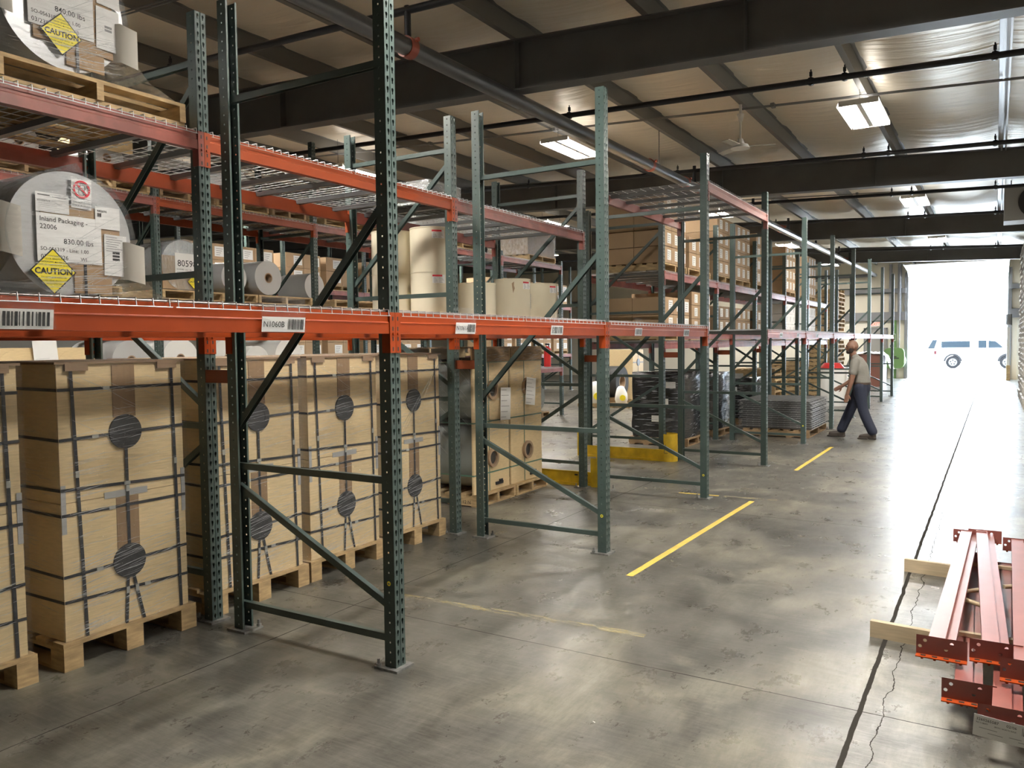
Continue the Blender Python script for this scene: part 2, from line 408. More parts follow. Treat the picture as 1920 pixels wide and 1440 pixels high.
for sx in (-1.83, 1.8):
    mb = MB()
    pts = [(sx, -.07, -4.38), (sx, -.07, -.35), (sx, -.16, -.05), (sx, -.45, .16), (sx, -2.3, .28)]
    for a, b in zip(pts, pts[1:]): mb.cyl(a, b, .025, 6)
    ob('track', mb, d, mats=[GALV])
for sx in (-.55, .5):
    for q in range(4):
        mb = MB(); mb.box((sx, -.35-.5*q, .12+.02*q), (.12, .05, .01)); ob('hinge', mb, d, mats=[GRILL])
# man door, exit sign
mb = MB(); mb.bb((-4.9, YE-.07, 0), (-4.07, YE-.035, 2.13)); mb.bb((-4.96, YE-.09, 0), (-4.9, YE-.03, 2.19), 1); mb.bb((-4.07, YE-.09, 0), (-4.01, YE-.03, 2.19), 1)
mb.bb((-4.96, YE-.09, 2.13), (-4.01, YE-.03, 2.19), 1); mb.box((-4.15, YE-.1, 1.02), (.12, .05, .03), 2)
struct('door_1', mb, [mat('grey_door_paint', (.30, .29, .27), .5), GREYT, GALV])
t = thing('exit_sign', 'small white exit sign with red letters above the grey personnel door', 'sign', (-4.5, YE-.1, 2.36))
mb = MB(); mb.box((0, .03, 0), (.36, .06, .22)); ob('sign_housing', mb, t, mats=[WHITEM])
mb = MB(); vs, fs = text2d('EXIT', .17); mb.add([(-.17+x, -.004, -.06+y) for x, y in vs], fs); ob('sign_lettering', mb, t, mats=[emit('exit_red_glow', (1, .08, .04), 1.6)])

# ------------------------------------------------------------------ racks
AX, AB, BX, BB_, DEP = -2.553, -3.753, -3.959, -5.159, 1.2
PW, PD = .076, .07
KEY = [(.0075*math.cos(a), .006+.0075*math.sin(a)) for a in [math.pi*(i/6) for i in range(7)]]+[(-.007, .0), (-.0035, -.008), (-.003, -.017), (.003, -.017), (.0035, -.008), (.007, 0)]
SQ = [(-.0045, -.0045), (.0045, -.0045), (.0045, .0045), (-.0045, .0045)]
def strip(mb, u0, u1, hole, hc, fn, n, T=.0028):
    pit = .0508
    out = [(u0, 0), (u1, 0), (u1, pit), (u0, pit)]
    hl = [(hc+a, pit/2+b) for a, b in hole] if hole else []
    tr = tessellate_polygon([[Vector((a, b, 0)) for a, b in out]]+([[Vector((a, b, 0)) for a, b in hl]] if hl else []))
    P = out+hl; m = len(P)
    for k in range(n):
        z = k*pit
        mb.add([fn(a, b+z, 0) for a, b in P]+[fn(a, b+z, T) for a, b in P],
               [t for t in tr]+[tuple(i+m for i in t[::-1]) for t in tr]+[(4+i, 4+(i+1) % len(hl), m+4+(i+1) % len(hl), m+4+i) for i in range(len(hl))]
               + [(0, 3, 3+m, m), (1, 1+m, 2+m, 2)])
_posts = {}
def post_mesh(h, holes=True):
    key = (round(h, 2), holes)
    if key in _posts: return _posts[key]
    mb = MB(); n = int(h/.0508)
    F = lambda off: (lambda a, z, t: (off-t, a, z))
    strip(mb, 0, .033, KEY if holes else None, .0195, F(0), n)
    strip(mb, .043, PW, KEY if holes else None, .0565, F(0), n)
    for a, b in ((.033, .038), (.038, .043)):
        da, db = (0, .004) if a == .033 else (.004, 0)
        mb.add([(-da, a, 0), (-db, b, 0), (-db, b, n*.0508), (-da, a, n*.0508)], [(0, 1, 2, 3)])
    strip(mb, 0, PD, SQ if holes else None, .036, lambda a, z, t: (-a, t, z), n)
    strip(mb, 0, PD, SQ if holes else None, .036, lambda a, z, t: (-a, PW-t, z), n)
    for yy in (0, PW-.012): mb.bb((-PD-.001, yy, 0), (-PD+.002, yy+.012, n*.0508))
    _posts[key] = mb.mesh('post', [GREEN]); return _posts[key]
def brace_mesh(p0, p1, w=.036, dd=.03):
    """open channel between the posts, its hollow turned downwards"""
    mb = MB(); p0 = Vector(p0); p1 = Vector(p1); d = (p1-p0).normalized(); n = Vector((0, 1, 0)); u = n.cross(d)
    if u.z < 0: u = -u
    for c, sz in ((u*(w/2-.001), (0, .03, .002)), (n*(-.014), (0, .002, w)), (n*.014, (0, .002, w))):
        vs = [q+c+n*(a*sz[1]/2)+u*(b*sz[2]/2) for q in (p0, p1) for a in (-1, 1) for b in (-1, 1)]
        mb.add(vs, [(0, 1, 3, 2), (4, 6, 7, 5), (0, 4, 5, 1), (2, 3, 7, 6), (0, 2, 6, 4), (1, 5, 7, 3)])
    return mb.mesh('brace', [GREEND])
PAT = {'A': [(.15, .15), (.955, .955), (.84, .30), (1.17, 2.36), (3.02, 3.02), (2.95, 2.5)][:5],
       'B': [(.28, .28), (1.17, 1.17), (2.07, 2.07), (3.29, 3.29), (.36, 1.08), (2.0, 1.27), (2.16, 3.2)]}
_br = {}
ORD = ['nearest', 'second', 'third', 'fourth', 'fifth', 'sixth', 'seventh', 'eighth', 'ninth', 'tenth', 'eleventh', 'twelfth', 'thirteenth', 'fourteenth', 'fifteenth', 'sixteenth', 'seventeenth', 'eighteenth', 'nineteenth', 'twentieth']
ORD += ['twenty-'+w for w in ('first', 'second', 'third', 'fourth', 'fifth', 'sixth', 'seventh', 'eighth', 'ninth')]+['thirtieth', 'thirty-first', 'thirty-second', 'thirty-third']
UPW = ['lowest']+ORD[1:]
plate_mb = MB(); plate_mb.bb((-.12, -.03, 0), (.03, PW+.03, .012)); plate_mb.cyl((-.1, -.015, .01), (-.1, -.015, .05), .008, 8); plate_mb.cyl((-.1, -.015, .012), (-.1, -.015, .026), .014, 6)
PLATEM = plate_mb.mesh('base_plate', [PLATE])
def frame(x, y, h, pat, label, group, sticker=None):
    t = thing('upright_frame', label, 'rack frame', (x, y, 0), 0, group)
    ob('post', post_mesh(h), t, (0, 0, .012)); p = ob('post', post_mesh(h), t, (-DEP, PW, .012), math.pi)
    ob('base_plate', PLATEM, t); ob('base_plate', PLATEM, t, (-DEP, PW, 0), math.pi)
    for k, (zb0, zf) in enumerate(PAT[pat]):
        key = (pat, k)
        if key not in _br: _br[key] = brace_mesh((-DEP+.03, PW/2, zb0), (-.03, PW/2, zf))
        ob('brace', _br[key], t)
    if sticker:
        mb = MB(); mb.annulus((-.036, -.001, sticker), (0, -1, 0), .006, .012, 0, 16)
        ob('sticker', mb, t, mats=[YEL])
    return t
FA = [.56, 3.06]+[3.078+2.515*i for i in range(1, 10)]
FB = [.57]+[3.07+2.515*i for i in range(0, 9)]
FC = [3.353, 5.92, 8.487, 11.054, 13.62, 16.19]
ROWA, ROWB, ROWC = 'aisle-side rack row', 'middle rack row', 'far rack row'
for i, y in enumerate(FA):
    frame(AX, y, 3.6, 'A', 'tall green upright frame of the %s, %s along the aisle' % (ROWA, ORD[i]), 'frames of the aisle-side rack', {1: .44, 2: .3, 3: .25, 5: .3}.get(i))
for i, y in enumerate(FB):
    frame(BX, y, 3.6, 'B', 'green upright frame of the %s, %s from the camera' % (ROWB, ORD[i]), 'frames of the middle rack')
for i, y in enumerate(FC):
    frame(-8.466, y, 4.6 if i in (1, 2) else 3.55, 'B', 'green upright frame of the %s across the rear passage, %s along' % (ROWC, ORD[i]), 'frames of the far rack')

CONM = {}
def conn_mesh(m, s):
    """end connector of a beam: a leg on the post's face with rivet slots, a leg wrapped on its side. s=+1: beam lies towards +Y of the post"""
    key = (m.name, s)
    if key in CONM: return CONM[key]
    mb = MB(); H = .2
    mb.bb((.001, 0, -H), (.005, -.037*s, 0)); mb.bb((-.048, 0, -H), (.005, .003*s, 0))
    for z in (-.03, -.08, -.13, -.18):
        mb.bb((.0045, -.015*s, z-.011), (.0056, -.023*s, z+.009), 1)
    mb.cyl((.004, -.02*s, -.105), (.012, -.02*s, -.105), .007, 8)
    CONM[key] = mb.mesh('end_connector', [m, INK]); return CONM[key]
_bm = {}
def beam(x, face, y0, y1, ztop, m, label, group, h=.105):
    """face=+1: the beam looks towards the aisle (+X)"""
    L_ = y1-y0
    key = (round(L_, 3), m.name, h)
    if key not in _bm:
        mb = MB()
        prof = [(0, -h), (0, -h*.50), (-.006, -h*.44), (-.006, 0), (-.024, 0), (-.024, -.036), (-.046, -.036), (-.046, -h)]
        mb.prism(prof, lambda p, t: (p[0], t, p[1]), -L_/2, L_/2)
        for s, q in ((-1, -L_/2), (1, L_/2)):
            pass
        _bm[key] = mb.mesh('beam_bar', [m])
    t = thing('rack_beam', label, 'rack beam', (x, (y0+y1)/2, ztop), 0 if face > 0 else math.pi, group)
    ob('beam_bar', _bm[key], t)
    ob('end_connector', conn_mesh(m, 1), t, (0, -L_/2, 0)); ob('end_connector', conn_mesh(m, -1), t, (0, L_/2, 0))
    return t
_dk = {}
def deck_meshes(w):
    key = round(w, 2)
    if key in _dk: return _dk[key]
    mb = MB(); r = .0024; D = DEP
    nx = int(w/.0635); xs_ = [(-w/2+.01)+(w-.02)*i/nx for i in range(nx+1)]
    def wire(a, b): mb.cyl(a, b, r, 4, 0, False)
    for yy in xs_:
        wire((.008, yy, .012), (-D-.008, yy, .012)); wire((.008, yy, .012), (.012, yy, -.018)); wire((-D-.008, yy, .012), (-D-.012, yy, -.018))
    wire((.013, -w/2, -.018), (.013, w/2, -.018)); wire((-D-.013, -w/2, -.018), (-D-.013, w/2, -.018))
    for i in range(12):
        xx = -.02-(D-.04)*i/11; wire((xx, -w/2, .006), (xx, w/2, .006))
    a = mb.mesh('wire_mesh', [GALV]); mc = MB()
    prof = [(-.028, 0), (-.02, -.03), (.02, -.03), (.028, 0), (.026, 0), (.018, -.027), (-.018, -.027), (-.026, 0)]
    mc.prism(prof, lambda p, t: (t, p[0], p[1]-.0005), -.026, -D+.026, 0)
    b = mc.mesh('support_channel', [CHAN]); _dk[key] = (a, b); return _dk[key]
def deck(x, yc, w, z, label, group, loc_only=False):
    a, b = deck_meshes(w); t = thing('wire_deck', label, 'wire deck', (x, yc, z), 0, group)
    ob('wire_mesh', a, t)
    for q in (-.36, 0, .36): ob('support_channel', b, t, (0, q*w, 0))
    return t
LV = {'lower': 'lower', 'upper': 'upper', 'bottom': 'bottom'}
def level(x, ys, bay, z, m, row, lv, decks=True, front=True, rear=True, h=.105, col='orange', one=None):
    y0, y1 = ys[bay]+PW, ys[bay+1]
    g = '%s beams of the %s' % (lv, row)
    if front: beam(x, 1, y0, y1, z, m, '%s front beam on the %s level of the %s, %s bay' % (col, lv, row, ORD[bay]), g, h)
    if rear: beam(x-DEP, -1, y0, y1, z, m, '%s rear beam on the %s level of the %s, %s bay' % (col, lv, row, ORD[bay]), g, h)
    if decks:
        w = (y1-y0-.03)/2
        for k, q in enumerate((-1, 1)):
            deck(x, (y0+y1)/2+q*(w/2+.008), w, z, '%s wire deck of the %s, %s level, %s bay' % (('near', 'distant')[k], row, lv, ORD[bay]), 'wire decks of the %s' % row)
OR2 = mat('sunned_orange_enamel', (.31, .06, .02), .48, 0, noise=(5, .85), spec=.25)
for b in range(0, 3): level(AX, FA, b, 1.797, (ORANGE, ORANGE, OR2)[b], ROWA, 'lower', col='orange')
level(AX, FA, 3, 3.29, OXIDE, ROWA, 'upper', col='red')
for b in range(4, 10): level(AX, FA, b, 1.79, RED, ROWA, 'lower', decks=b < 7, col='faded red')
for b in range(0, 3):
    level(BX, FB, b, 2.885, (RED, OR2, RED)[b], ROWB, 'upper', col=('red', 'orange', 'mottled red')[b])
    level(BX, FB, b, 1.797, ORANGE, ROWB, 'lower', decks=False, col='orange')
for b in range(4, 9):
    level(BX, FB, b, 2.64, RED, ROWB, 'upper', col='faded red', h=.11); level(BX, FB, b, 1.66, RED, ROWB, 'lower', col='faded red', h=.11)
for b in range(0, 5):
    level(-8.466, FC, b, 3.42, (OXIDE, OR2, RED, RED, RED)[b], ROWC, 'upper', col='dull red'); level(-8.466, FC, b, 2.21, RED, ROWC, 'lower', col='dull red')
    level(-8.466, FC, b, 1.12, RED, ROWC, 'bottom', col='dull red', decks=True)
# row spacers
sp = MB(); sp.bb((-.206, 0, 0), (0, .003, .075)); sp.bb((-.206, 0, .072), (0, .035, .075)); sp.bb((-.206, 0, 0), (0, .035, .003))
SPM = sp.mesh('row_spacer', [mat('spacer_orange', (.25, .05, .015), .45)])
for i, (y, z) in enumerate(((FA[1], 1.43), (FA[2], 1.43), (FA[3], 1.43), (FA[4], 1.43), (FA[5], 1.43), (FA[6], 1.43))):
    tag(ob('row_spacer', SPM, None, (AB, y+.012, z)), 'short red spacer bar joining the two rack rows at the %s frame' % ORD[i+1], 'spacer', 'row spacers')

# ------------------------------------------------------------------ pallets
def pallet_mesh(wx, wy, h, block, m, seed=0):
    mb = MB(); rn = random.Random(seed); dz = .02
    n = 7
    for i in range(n):                                    # top boards run along Y
        xx = -wx/2+.05+(wx-.1)*i/(n-1); mb.box((xx, 0, h-dz/2), (.095, wy, dz))
    if block:
        for yy in (-wy/2+.05, 0, wy/2-.05):
            mb.box((0, yy, h-dz*1.5), (wx, .1, dz)); mb.box((0, yy, .009), (wx, .1, .018))
            for xx in (-wx/2+.06, 0, wx/2-.06): mb.box((xx, yy, (h-2*dz+.018)/2), (.12, .1, h-2*dz-.018))
    else:
        for yy in (-wy/2+.02, 0, wy/2-.02): mb.box((0, yy, h/2), (wx, .038, h-2*dz))
        for xx in (-wx/2+.06, -wx/5, wx/5, wx/2-.06): mb.box((xx, 0, dz/2), (.095, wy, dz))
    return mb.mesh('wooden_pallet', [m])
_pm = {}
def pallet(x, y, z, wx, wy, label, h=.125, block=False, m=None, group='wooden pallets', rotz=0):
    m = m or WOOD; k = (round(wx, 2), round(wy, 2), h, block, m.name)
    if k not in _pm: _pm[k] = pallet_mesh(wx, wy, h, block, m)
    return tag(ob('wooden_pallet', _pm[k], None, (x, y, z), rotz), label, 'pallet', group)

# ------------------------------------------------------------------ strapped roll crates on the floor of the middle row
def crate_proto():
    W_, D_, H_ = .72, 1.0, 1.415
    t = thing('roll_crate', 'x', 'crate', (0, 0, 0))
    mb = MB(); mb.bb((-D_, -W_/2, 0), (0, W_/2, .705)); mb.bb((-D_+.002, -W_/2+.002, .708), (-.002, W_/2-.002, H_))
    ob('crate_body', mb, t, mats=[KRAFT])
    mb = MB(); mb.bb((-D_-.012, -W_/2-.012, H_), (.012, W_/2+.012, H_+.012))
    for yy in (-W_/2+.1, W_/2-.1): mb.bb((.004, yy-.06, H_-.035), (.014, yy+.06, H_+.004))
    ob('lid', mb, t, mats=[CARD2])
    for z0, z1 in ((H_-.29, H_-.01), (.37, .69)):
        mb = MB(); mb.bb((0, -.065, z0), (.003, .065, z1)); ob('cover_strip', mb, t, mats=[KRAFTD])
    for z in (1.045, .34):
        mb = MB(); mb.cyl((.0, 0, z), (.011, 0, z), .093, 36); mb.annulus((.012, 0, z), (1, 0, 0), .055, .085, .003)
        ob('end_plug', mb, t, mats=[PLUG])
    for k, z in enumerate((1.285, 1.04, .765, .645, .34, .19)):
        mb = MB(); w = .008; sag = .012*math.sin(k*2.1)
        mb.add([(.004, -W_/2, z-w-sag), (.004, W_/2, z-w+sag), (.004, W_/2, z+w+sag), (.004, -W_/2, z+w-sag)], [(0, 1, 2, 3)])
        mb.add([(-D_, -W_/2-.003, z-w+.01), (.004, -W_/2-.003, z-w-sag), (.004, -W_/2-.003, z+w-sag), (-D_, -W_/2-.003, z+w+.01)], [(0, 1, 2, 3)])
        if k in (1, 4):
            mb.v = [(x, y, zz) for x, y, zz in mb.v]
        q = ob('strap', mb, t, mats=[STRAP])
        mb = MB(); mb.box((.0065, (-.1, -.17, .0, -.09, -.17, .1)[k], z+sag*((-.1, -.17, .0, -.09, -.17, .1)[k])/.36), (.004, .035, .019)); ob('buckle', mb, q, mats=[CLIP])
    for y0, y1, z0, z1, w in ((-.29, -.25, H_, 0, .009), (.29, .31, H_, 0, .009), (0, .0, 1.0, .34, .009), (-.01, -.03, .3, -.0, .009), (.01, .075, .3, 0, .009)):
        mb = MB(); mb.add([(.007, y0-w, z0), (.007, y0+w, z0), (.007, y1+w, z1), (.007, y1-w, z1)], [(0, 3, 2, 1)]); q = ob('strap', mb, t, mats=[STRAP])
        mb = MB(); zz = z0+(z1-z0)*.4; mb.box((.009, y0+(y1-y0)*.4, zz), (.004, .019, .034)); ob('buckle', mb, q, mats=[CLIP])
    for y0, y1, z0, z1 in ((-.13, .12, .695, .73), (-.36, -.335, .55, .8), (.335, .36, .55, .8)):
        mb = MB(); mb.bb((.001, y0, z0), (.0035, y1, z1)); ob('duct_tape', mb, t, mats=[TAPE])
    sheet_label('paper_label', (-.62, -W_/2-.003, .34), (1, 0, 0), (0, 0, 1), .26, .09, t, rects=[(.01, .02, .02, .05), (.05, .02, .02, .05), (.16, .04, .06, .01), (.16, .02, .05, .01)])
    mb = MB(); e = .016; N = 14
    for (ax, lo, hi, fixed) in (('x', -W_/2-e, W_/2+e, e), ('y', -D_-e, e, -W_/2-e)):
        g = 10
        vs = []; rn = random.Random(5)
        for j in range(N+1):
            for i in range(g+1):
                a = lo+(hi-lo)*i/g; z = -.03+(H_+.05)*j/N; w = rn.uniform(-.004, .005)
                vs.append((fixed+w, a, z) if ax == 'x' else (a, fixed-w, z))
        mb.add(vs, [(j*(g+1)+i, j*(g+1)+i+1, (j+1)*(g+1)+i+1, (j+1)*(g+1)+i) for j in range(N) for i in range(g)], 0, True)
    mb.add([(-D_-e, -W_/2-e, H_+.02), (e, -W_/2-e, H_+.02), (e, W_/2+e, H_+.022), (-D_-e, W_/2+e, H_+.018)], [(0, 1, 2, 3)])
    rf = lambda u, z: (e+.006, u, z)
    glint_strands(mb, rf, -W_/2, W_/2, .0, .45, 90, 1, 1, .16); glint_strands(mb, rf, -W_/2, W_/2, .45, 1.35, 70, 1, 2, .1, .0008); glint_strands(mb, rf, -W_/2, W_/2, 1.1, 1.4, 14, 1, 3, -.5, .0007)
    glint_strands(mb, rf, -W_/2, -W_/2+.25, .02, .95, 60, 1, 4, .1)
    glint_strands(mb, lambda u, z: (u, -W_/2-e-.006, z), -.6, 0, .0, 1.1, 60, 1, 5, -.06, .0008)
    ob('stretch_wrap', mb, t, mats=[WRAP, GLINT])
    return t
crate = crate_proto()
cspots = [(1.695, -4.035, 'closest roll crate, wrapped in film, cut off by the picture edge'), (2.60, -4.03, 'tall kraft roll crate strapped in black, second in the line'),
          (3.53, -4.055, 'kraft roll crate standing behind the nearest middle-row frame'), (4.335, -4.06, 'fourth kraft roll crate, seen inside the nearest aisle-side frame'),
          (5.175, -4.085, 'farthest strapped kraft crate with loose film hanging from its corner')]
for i, (yc, x, lab) in enumerate(cspots):
    c = crate if i == 0 else copy_tree(crate)
    c.location = (x, yc, .143); c['label'] = lab; c['group'] = 'strapped roll crates'
    if i == 4:
        mb = MB(); K = 14
        for s in range(5):
            o_ = .012*s
            vs = []
            for k in range(K+1):
                f = k/K; yy = .37-.60*f; zz = 1.40-.62*f; w = .012+.11*math.sin(math.pi*min(1, f*1.1))*.8
                off = (s-2)/2.2*w
                for q in (-.5, .5): vs.append((.035+.02*math.sin(5*f+s)+o_*.4, yy+off*.6+q*w*.28, zz+off*.5+q*w*.18))
            mb.add(vs, [(2*k, 2*k+1, 2*k+3, 2*k+2) for k in range(K)], 0, True)
        ob('loose_wrap', mb, c, mats=[WRAPV])
    pallet(x-.5, yc, 0, 1.06, .78, 'block pallet under the %s roll crate' % ORD[i], h=.142, block=True, group='pallets under the roll crates')

# two tall pairs of film rolls between end boards (third bay of the middle row)
def board_rolls(x, yc, wy, depth, lab, open_side):
    t = thing('roll_stand', lab, 'film rolls', (x, yc, .13))
    H_ = 1.47
    for xx in (0, -depth):
        mb = MB(); mb.bb((xx-.02, -wy/2, 0), (xx, wy/2, H_)); ob('end_board', mb, t, mats=[KRAFT])
    mb = MB(); mb.bb((-depth, -wy/2, H_), (0, wy/2, H_+.015)); mb.bb((-.0, -wy/2, H_-.14), (.012, wy/2, H_), 0); ob('lid', mb, t, mats=[WOODD])
    for z in (.34, 1.04):
        mb = MB(); mb.cyl((-.025, 0, z), (-depth+.005, 0, z), .325, 40); ob('film_roll', mb, t, mats=[FILMG])
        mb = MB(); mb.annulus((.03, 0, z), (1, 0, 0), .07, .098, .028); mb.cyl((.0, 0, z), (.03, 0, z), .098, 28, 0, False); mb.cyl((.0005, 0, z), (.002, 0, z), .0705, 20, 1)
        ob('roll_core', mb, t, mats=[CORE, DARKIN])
    for z in (.19, .72, 1.33):
        mb = MB(); mb.bb((.002, -wy/2, z-.007), (.004, wy/2, z+.007)); mb.bb((-depth, -wy/2-.004, z-.007), (.004, -wy/2-.002, z+.007)); ob('strap', mb, t, mats=[GSTRAP])
    mb = MB(); mb.bb((.003, -.06, 0), (.005, -.048, H_)); ob('strap', mb, t, mats=[GSTRAP])
    mb = MB(); e = .01; G = 12; vs = []; rn = random.Random(int(yc*10))
    path = [(-depth-e, -wy/2-e), (-depth*.5, -wy/2-e), (e, -wy/2-e), (e+.01, 0), (e, wy/2+e)]
    for j in range(G+1):
        for i in range(len(path)): vs.append((path[i][0]+rn.uniform(-.004, .02), path[i][1]+rn.uniform(-.004, .004), .62+(H_-.6)*j/G))
    n_ = len(path); mb.add(vs, [(j*n_+i, j*n_+i+1, (j+1)*n_+i+1, (j+1)*n_+i) for j in range(G) for i in range(n_-1)], 0, True)
    glint_strands(mb, lambda u, z: (e+.022, u, z), -wy/2, wy/2, .5, 1.45, 90, 1, 21, .1, .0016, (.03, .2)); glint_strands(mb, lambda u, z: (u, -wy/2-e-.005, z), -1.0, 0, .5, 1.45, 60, 1, 22, -.9, .0014)
    ob('stretch_wrap', mb, t, mats=[WRAPL, GLINT])
    mb = MB(); mb.box((.008, .13, .06), (.012, .14, .03)); mb.box((.008, .16, .08), (.012, .06, .03)); ob('black_tag', mb, t, mats=[INK])
    return t
b1 = board_rolls(-4.45, 6.93, .68, 1.05, 'pair of clear film rolls between kraft boards, nearer of the two stands', True)
sheet_label('paper_label', (.045, .1, .72), (0, 1, -.05), (0, .05, 1), .2, .34, b1, rects=LINES(.2, .34, 6))
b2 = board_rolls(-4.45, 7.65, .68, 1.05, 'pair of film rolls between kraft boards with a hanging white sheet', False)
sheet_label('paper_label', (.045, -.1, .85), (0, 1, -.12), (0, .12, 1), .21, .3, b2, rects=LINES(.21, .3, 7))
pl = pallet(-4.95, 6.97, 0, 1.1, .70, 'stringer pallet with stencilled end under the nearer film rolls', h=.125, group='pallets under the film rolls')
sheet_label('stencil', (.15, -.352, .01), (1, 0, 0), (0, 0, 1), .34, .08, pl, mats=[WOOD, INK], texts=[('325361  12 N', .01, .02, .05)], t=.001)
pallet(-4.95, 7.69, 0, 1.1, .70, 'stringer pallet under the film rolls with the hanging sheet', h=.125, group='pallets under the film rolls')

# ------------------------------------------------------------------ big wrapped film reels with paperwork
def caution(parent, c, s, name='caution_label'):
    x, y, z = c; mb = MB()
    q = [(y-s, z), (y, z-s), (y+s, z), (y, z+s)]
    mb.add([(x, a, b) for a, b in q], [(0, 1, 2, 3)], 1); k = .93
    mb.add([(x+.0015, y+(a-y)*k, z+(b-z)*k) for a, b in q], [(0, 1, 2, 3)], 0)
    for s_, sz, zz in (('CAUTION', .36, -.12), ('CONTAINS', .1, .62), ('ODOR SENSITIVE', .1, .49), ('PACKAGING MATERIALS', .1, .36), ('FOOD / PHARMACEUTICAL GRADE', .085, .24), ('DO NOT SHIP WITH OR', .1, -.3), ('STORE NEAR PRODUCTS', .1, -.44), ('WITH STRONG', .1, -.57)):
        vs, fs = text2d(s_, sz*s); w = max(v[0] for v in vs)
        mb.add([(x+.003, y-w/2+a, z+zz*s+b) for a, b in vs], fs, 1)
    return ob(name, mb, parent, mats=[YEL, INK])
def reel(name_lab, yc, zc, r, length, x, papers, big, hub=True):
    t = thing('film_reel', name_lab, 'film reel', (x, yc, zc))
    mb = MB(); mb.cyl((0, 0, 0), (-length, 0, 0), r, 56); ob('film_roll', mb, t, mats=[SILVER])
    mb = MB(); mb.bb((.0, -.16, -.2), (.012, .25, .15)); mb.bb((0, .0, -.29), (.01, .2, -.2)); ob('end_board', mb, t, mats=[CARD])
    mb = MB(); K = 18                                      # side folds of tan paper at both flanks
    ob('paper_fold', _fold(-.345, .01, -.02, .24), t, mats=[PAPERT]); ob('paper_fold', _fold(.27, .05, -.12, .2), t, mats=[PAPERT])
    mb = MB(); n = 30; G = 8                               # film hull: reel outline above, spreading to the pallet below
    out = []
    for k in range(n+1):
        a = math.pi*(-.12+1.24*k/n); out.append((math.cos(a)*(r+.012), math.sin(a)*(r+.012)))
    out = [(.60, -r-.005), (.44, -r+.05)]+out+[(-.40, -r+.05), (-.50, -r-.005)]
    top = max(range(len(out)), key=lambda i: out[i][1])
    out[top] = (out[top][0]+.02, out[top][1]+.035)
    vs = [(.03+.006*math.sin(i*1.7), a, b) for i, (a, b) in enumerate(out)]+[(-length*.5, a*1.0, b) for a, b in out]+[(-length-.02, a, b) for a, b in out]
    m_ = len(out); mb.add(vs, [(j*m_+i, (j+1)*m_+i, (j+1)*m_+i+1, j*m_+i+1) for j in range(2) for i in range(m_-1)], 0, True)
    tr = tessellate_polygon([[Vector((a, b, 0)) for a, b in out]]); mb.add([(.03+.008*math.sin(i*2.3), a, b) for i, (a, b) in enumerate(out)], tr, 1, True)
    rr2 = lambda u, z: (.045, u, z)
    glint_strands(mb, rr2, -.3, .28, -.3, -.12, 60, 2, 11, .08, .001); glint_strands(mb, rr2, -.2, .2, .12, .29, 70, 2, 12, .04, .0012, (.04, .2)); glint_strands(mb, rr2, -.27, .27, -.12, .14, 16, 2, 13, .1, .0008); glint_strands(mb, rr2, -.1, .3, -.3, .1, 12, 2, 14, .6, .001)
    ob('stretch_wrap', mb, t, mats=[WRAPV, WRAPL, GLINT])
    mb = MB(); mb.bb((.014, .048, -r), (.016, .062, -.13)); ob('strap', mb, t, mats=[STRAP])
    return t
def _fold(y, x, z0, h):
    mb = MB(); vs = []
    for j in range(5):
        z = z0+h*j/4-.08; vs += [(x-.12, y-.03, z), (x+.0, y-.0, z-.01), (x+.018, y+.085, z-.03)]
    mb.add(vs, [(3*j+i, 3*j+i+1, 3*j+i+4, 3*j+i+3) for j in range(4) for i in range(2)], 0, True); return mb
U, V = (0, 1, 0), (0, 0, 1)
r1 = reel('big silver film reel with caution diamond and paperwork on the lower level', 2.345, 2.21, .318, 1.02, -4.02, None, True)
sheet_label('address_label', (.016, -.185, -.14), (0, 1, -.0), V, .33, .235, r1, lift=.001,
            texts=[('Inland Packaging -', .015, .195, .034), ('22006', .015, .158, .034), ('830.00 lbs', .13, .092, .038), ('SO-056319 - Line: 1.00', .015, .052, .026), ('03/23/2026', .015, .012, .03), ('WI', .215, .012, .026)])
sheet_label('packing_list', (.016, -.185, .1), U, V, .165, .095, r1, texts=[('SO-056319', .006, .05, .014)], rects=LINES(.165, .045, 5)+[(.01, .08, .06, .004), (.08, .075, .07, .003)])
n = sheet_label('no_stack_label', (.019, -.01, .14), (0, 1, -.03), (0, .03, 1), .105, .155, r1, texts=[('DO NOT DOUBLE', .01, .026, .012), ('STACK IN TRANSIT', .006, .01, .012)])
mb = MB(); mb.annulus((.024, .045, .236), (1, 0, 0), .035, .045, 0, 32, 0)
mb.add([(.0245, .045-.03, .236+.024), (.0245, .045-.024, .236+.03), (.0245, .045+.03, .236-.024), (.0245, .045+.024, .236-.03)], [(0, 1, 2, 3)], 0)
for (a, b) in ((.052, .25), (.044, .222)):
    P_ = [(-.014, -.011), (.008, -.016), (.008, .008), (-.014, .013), (.016, -.006), (.016, .016), (-.004, .02)]
    for i, j in ((0, 1), (1, 2), (2, 3), (3, 0), (1, 4), (4, 5), (5, 2), (5, 6), (6, 3)):
        mb.cyl((.0235, a+P_[i][0], b+P_[i][1]), (.0235, a+P_[j][0], b+P_[j][1]), .0009, 4, 1, False)
ob('no_stack_symbol', mb, n, mats=[REDINK, INK])
sheet_label('number_label', (.017, .115, .05), (0, 1, -.0), V, .135, .115, r1, texts=[('448696', .01, .085, .018)], bars=[(.01, .06, .022, .02, 8)])
sheet_label('delivery_note', (.018, .155, -.19), (0, 1, -.02), (0, .02, 1), .125, .215, r1, rects=[(.01, .2-.012*i, .1*(.6+.4*((i*3) % 4)/4), .003, 2) for i in range(7)]+[(.045, .115, .04, .012), (.045, .098, .04, .012), (.045, .081, .04, .012)])
caution(r1, (.026, -.115, -.19), .115)
pallet(-4.56, 2.42, 1.812, 1.1, 1.0, 'pallet carrying the big film reel on the lower level', h=.078, group='pallets under the big reels')
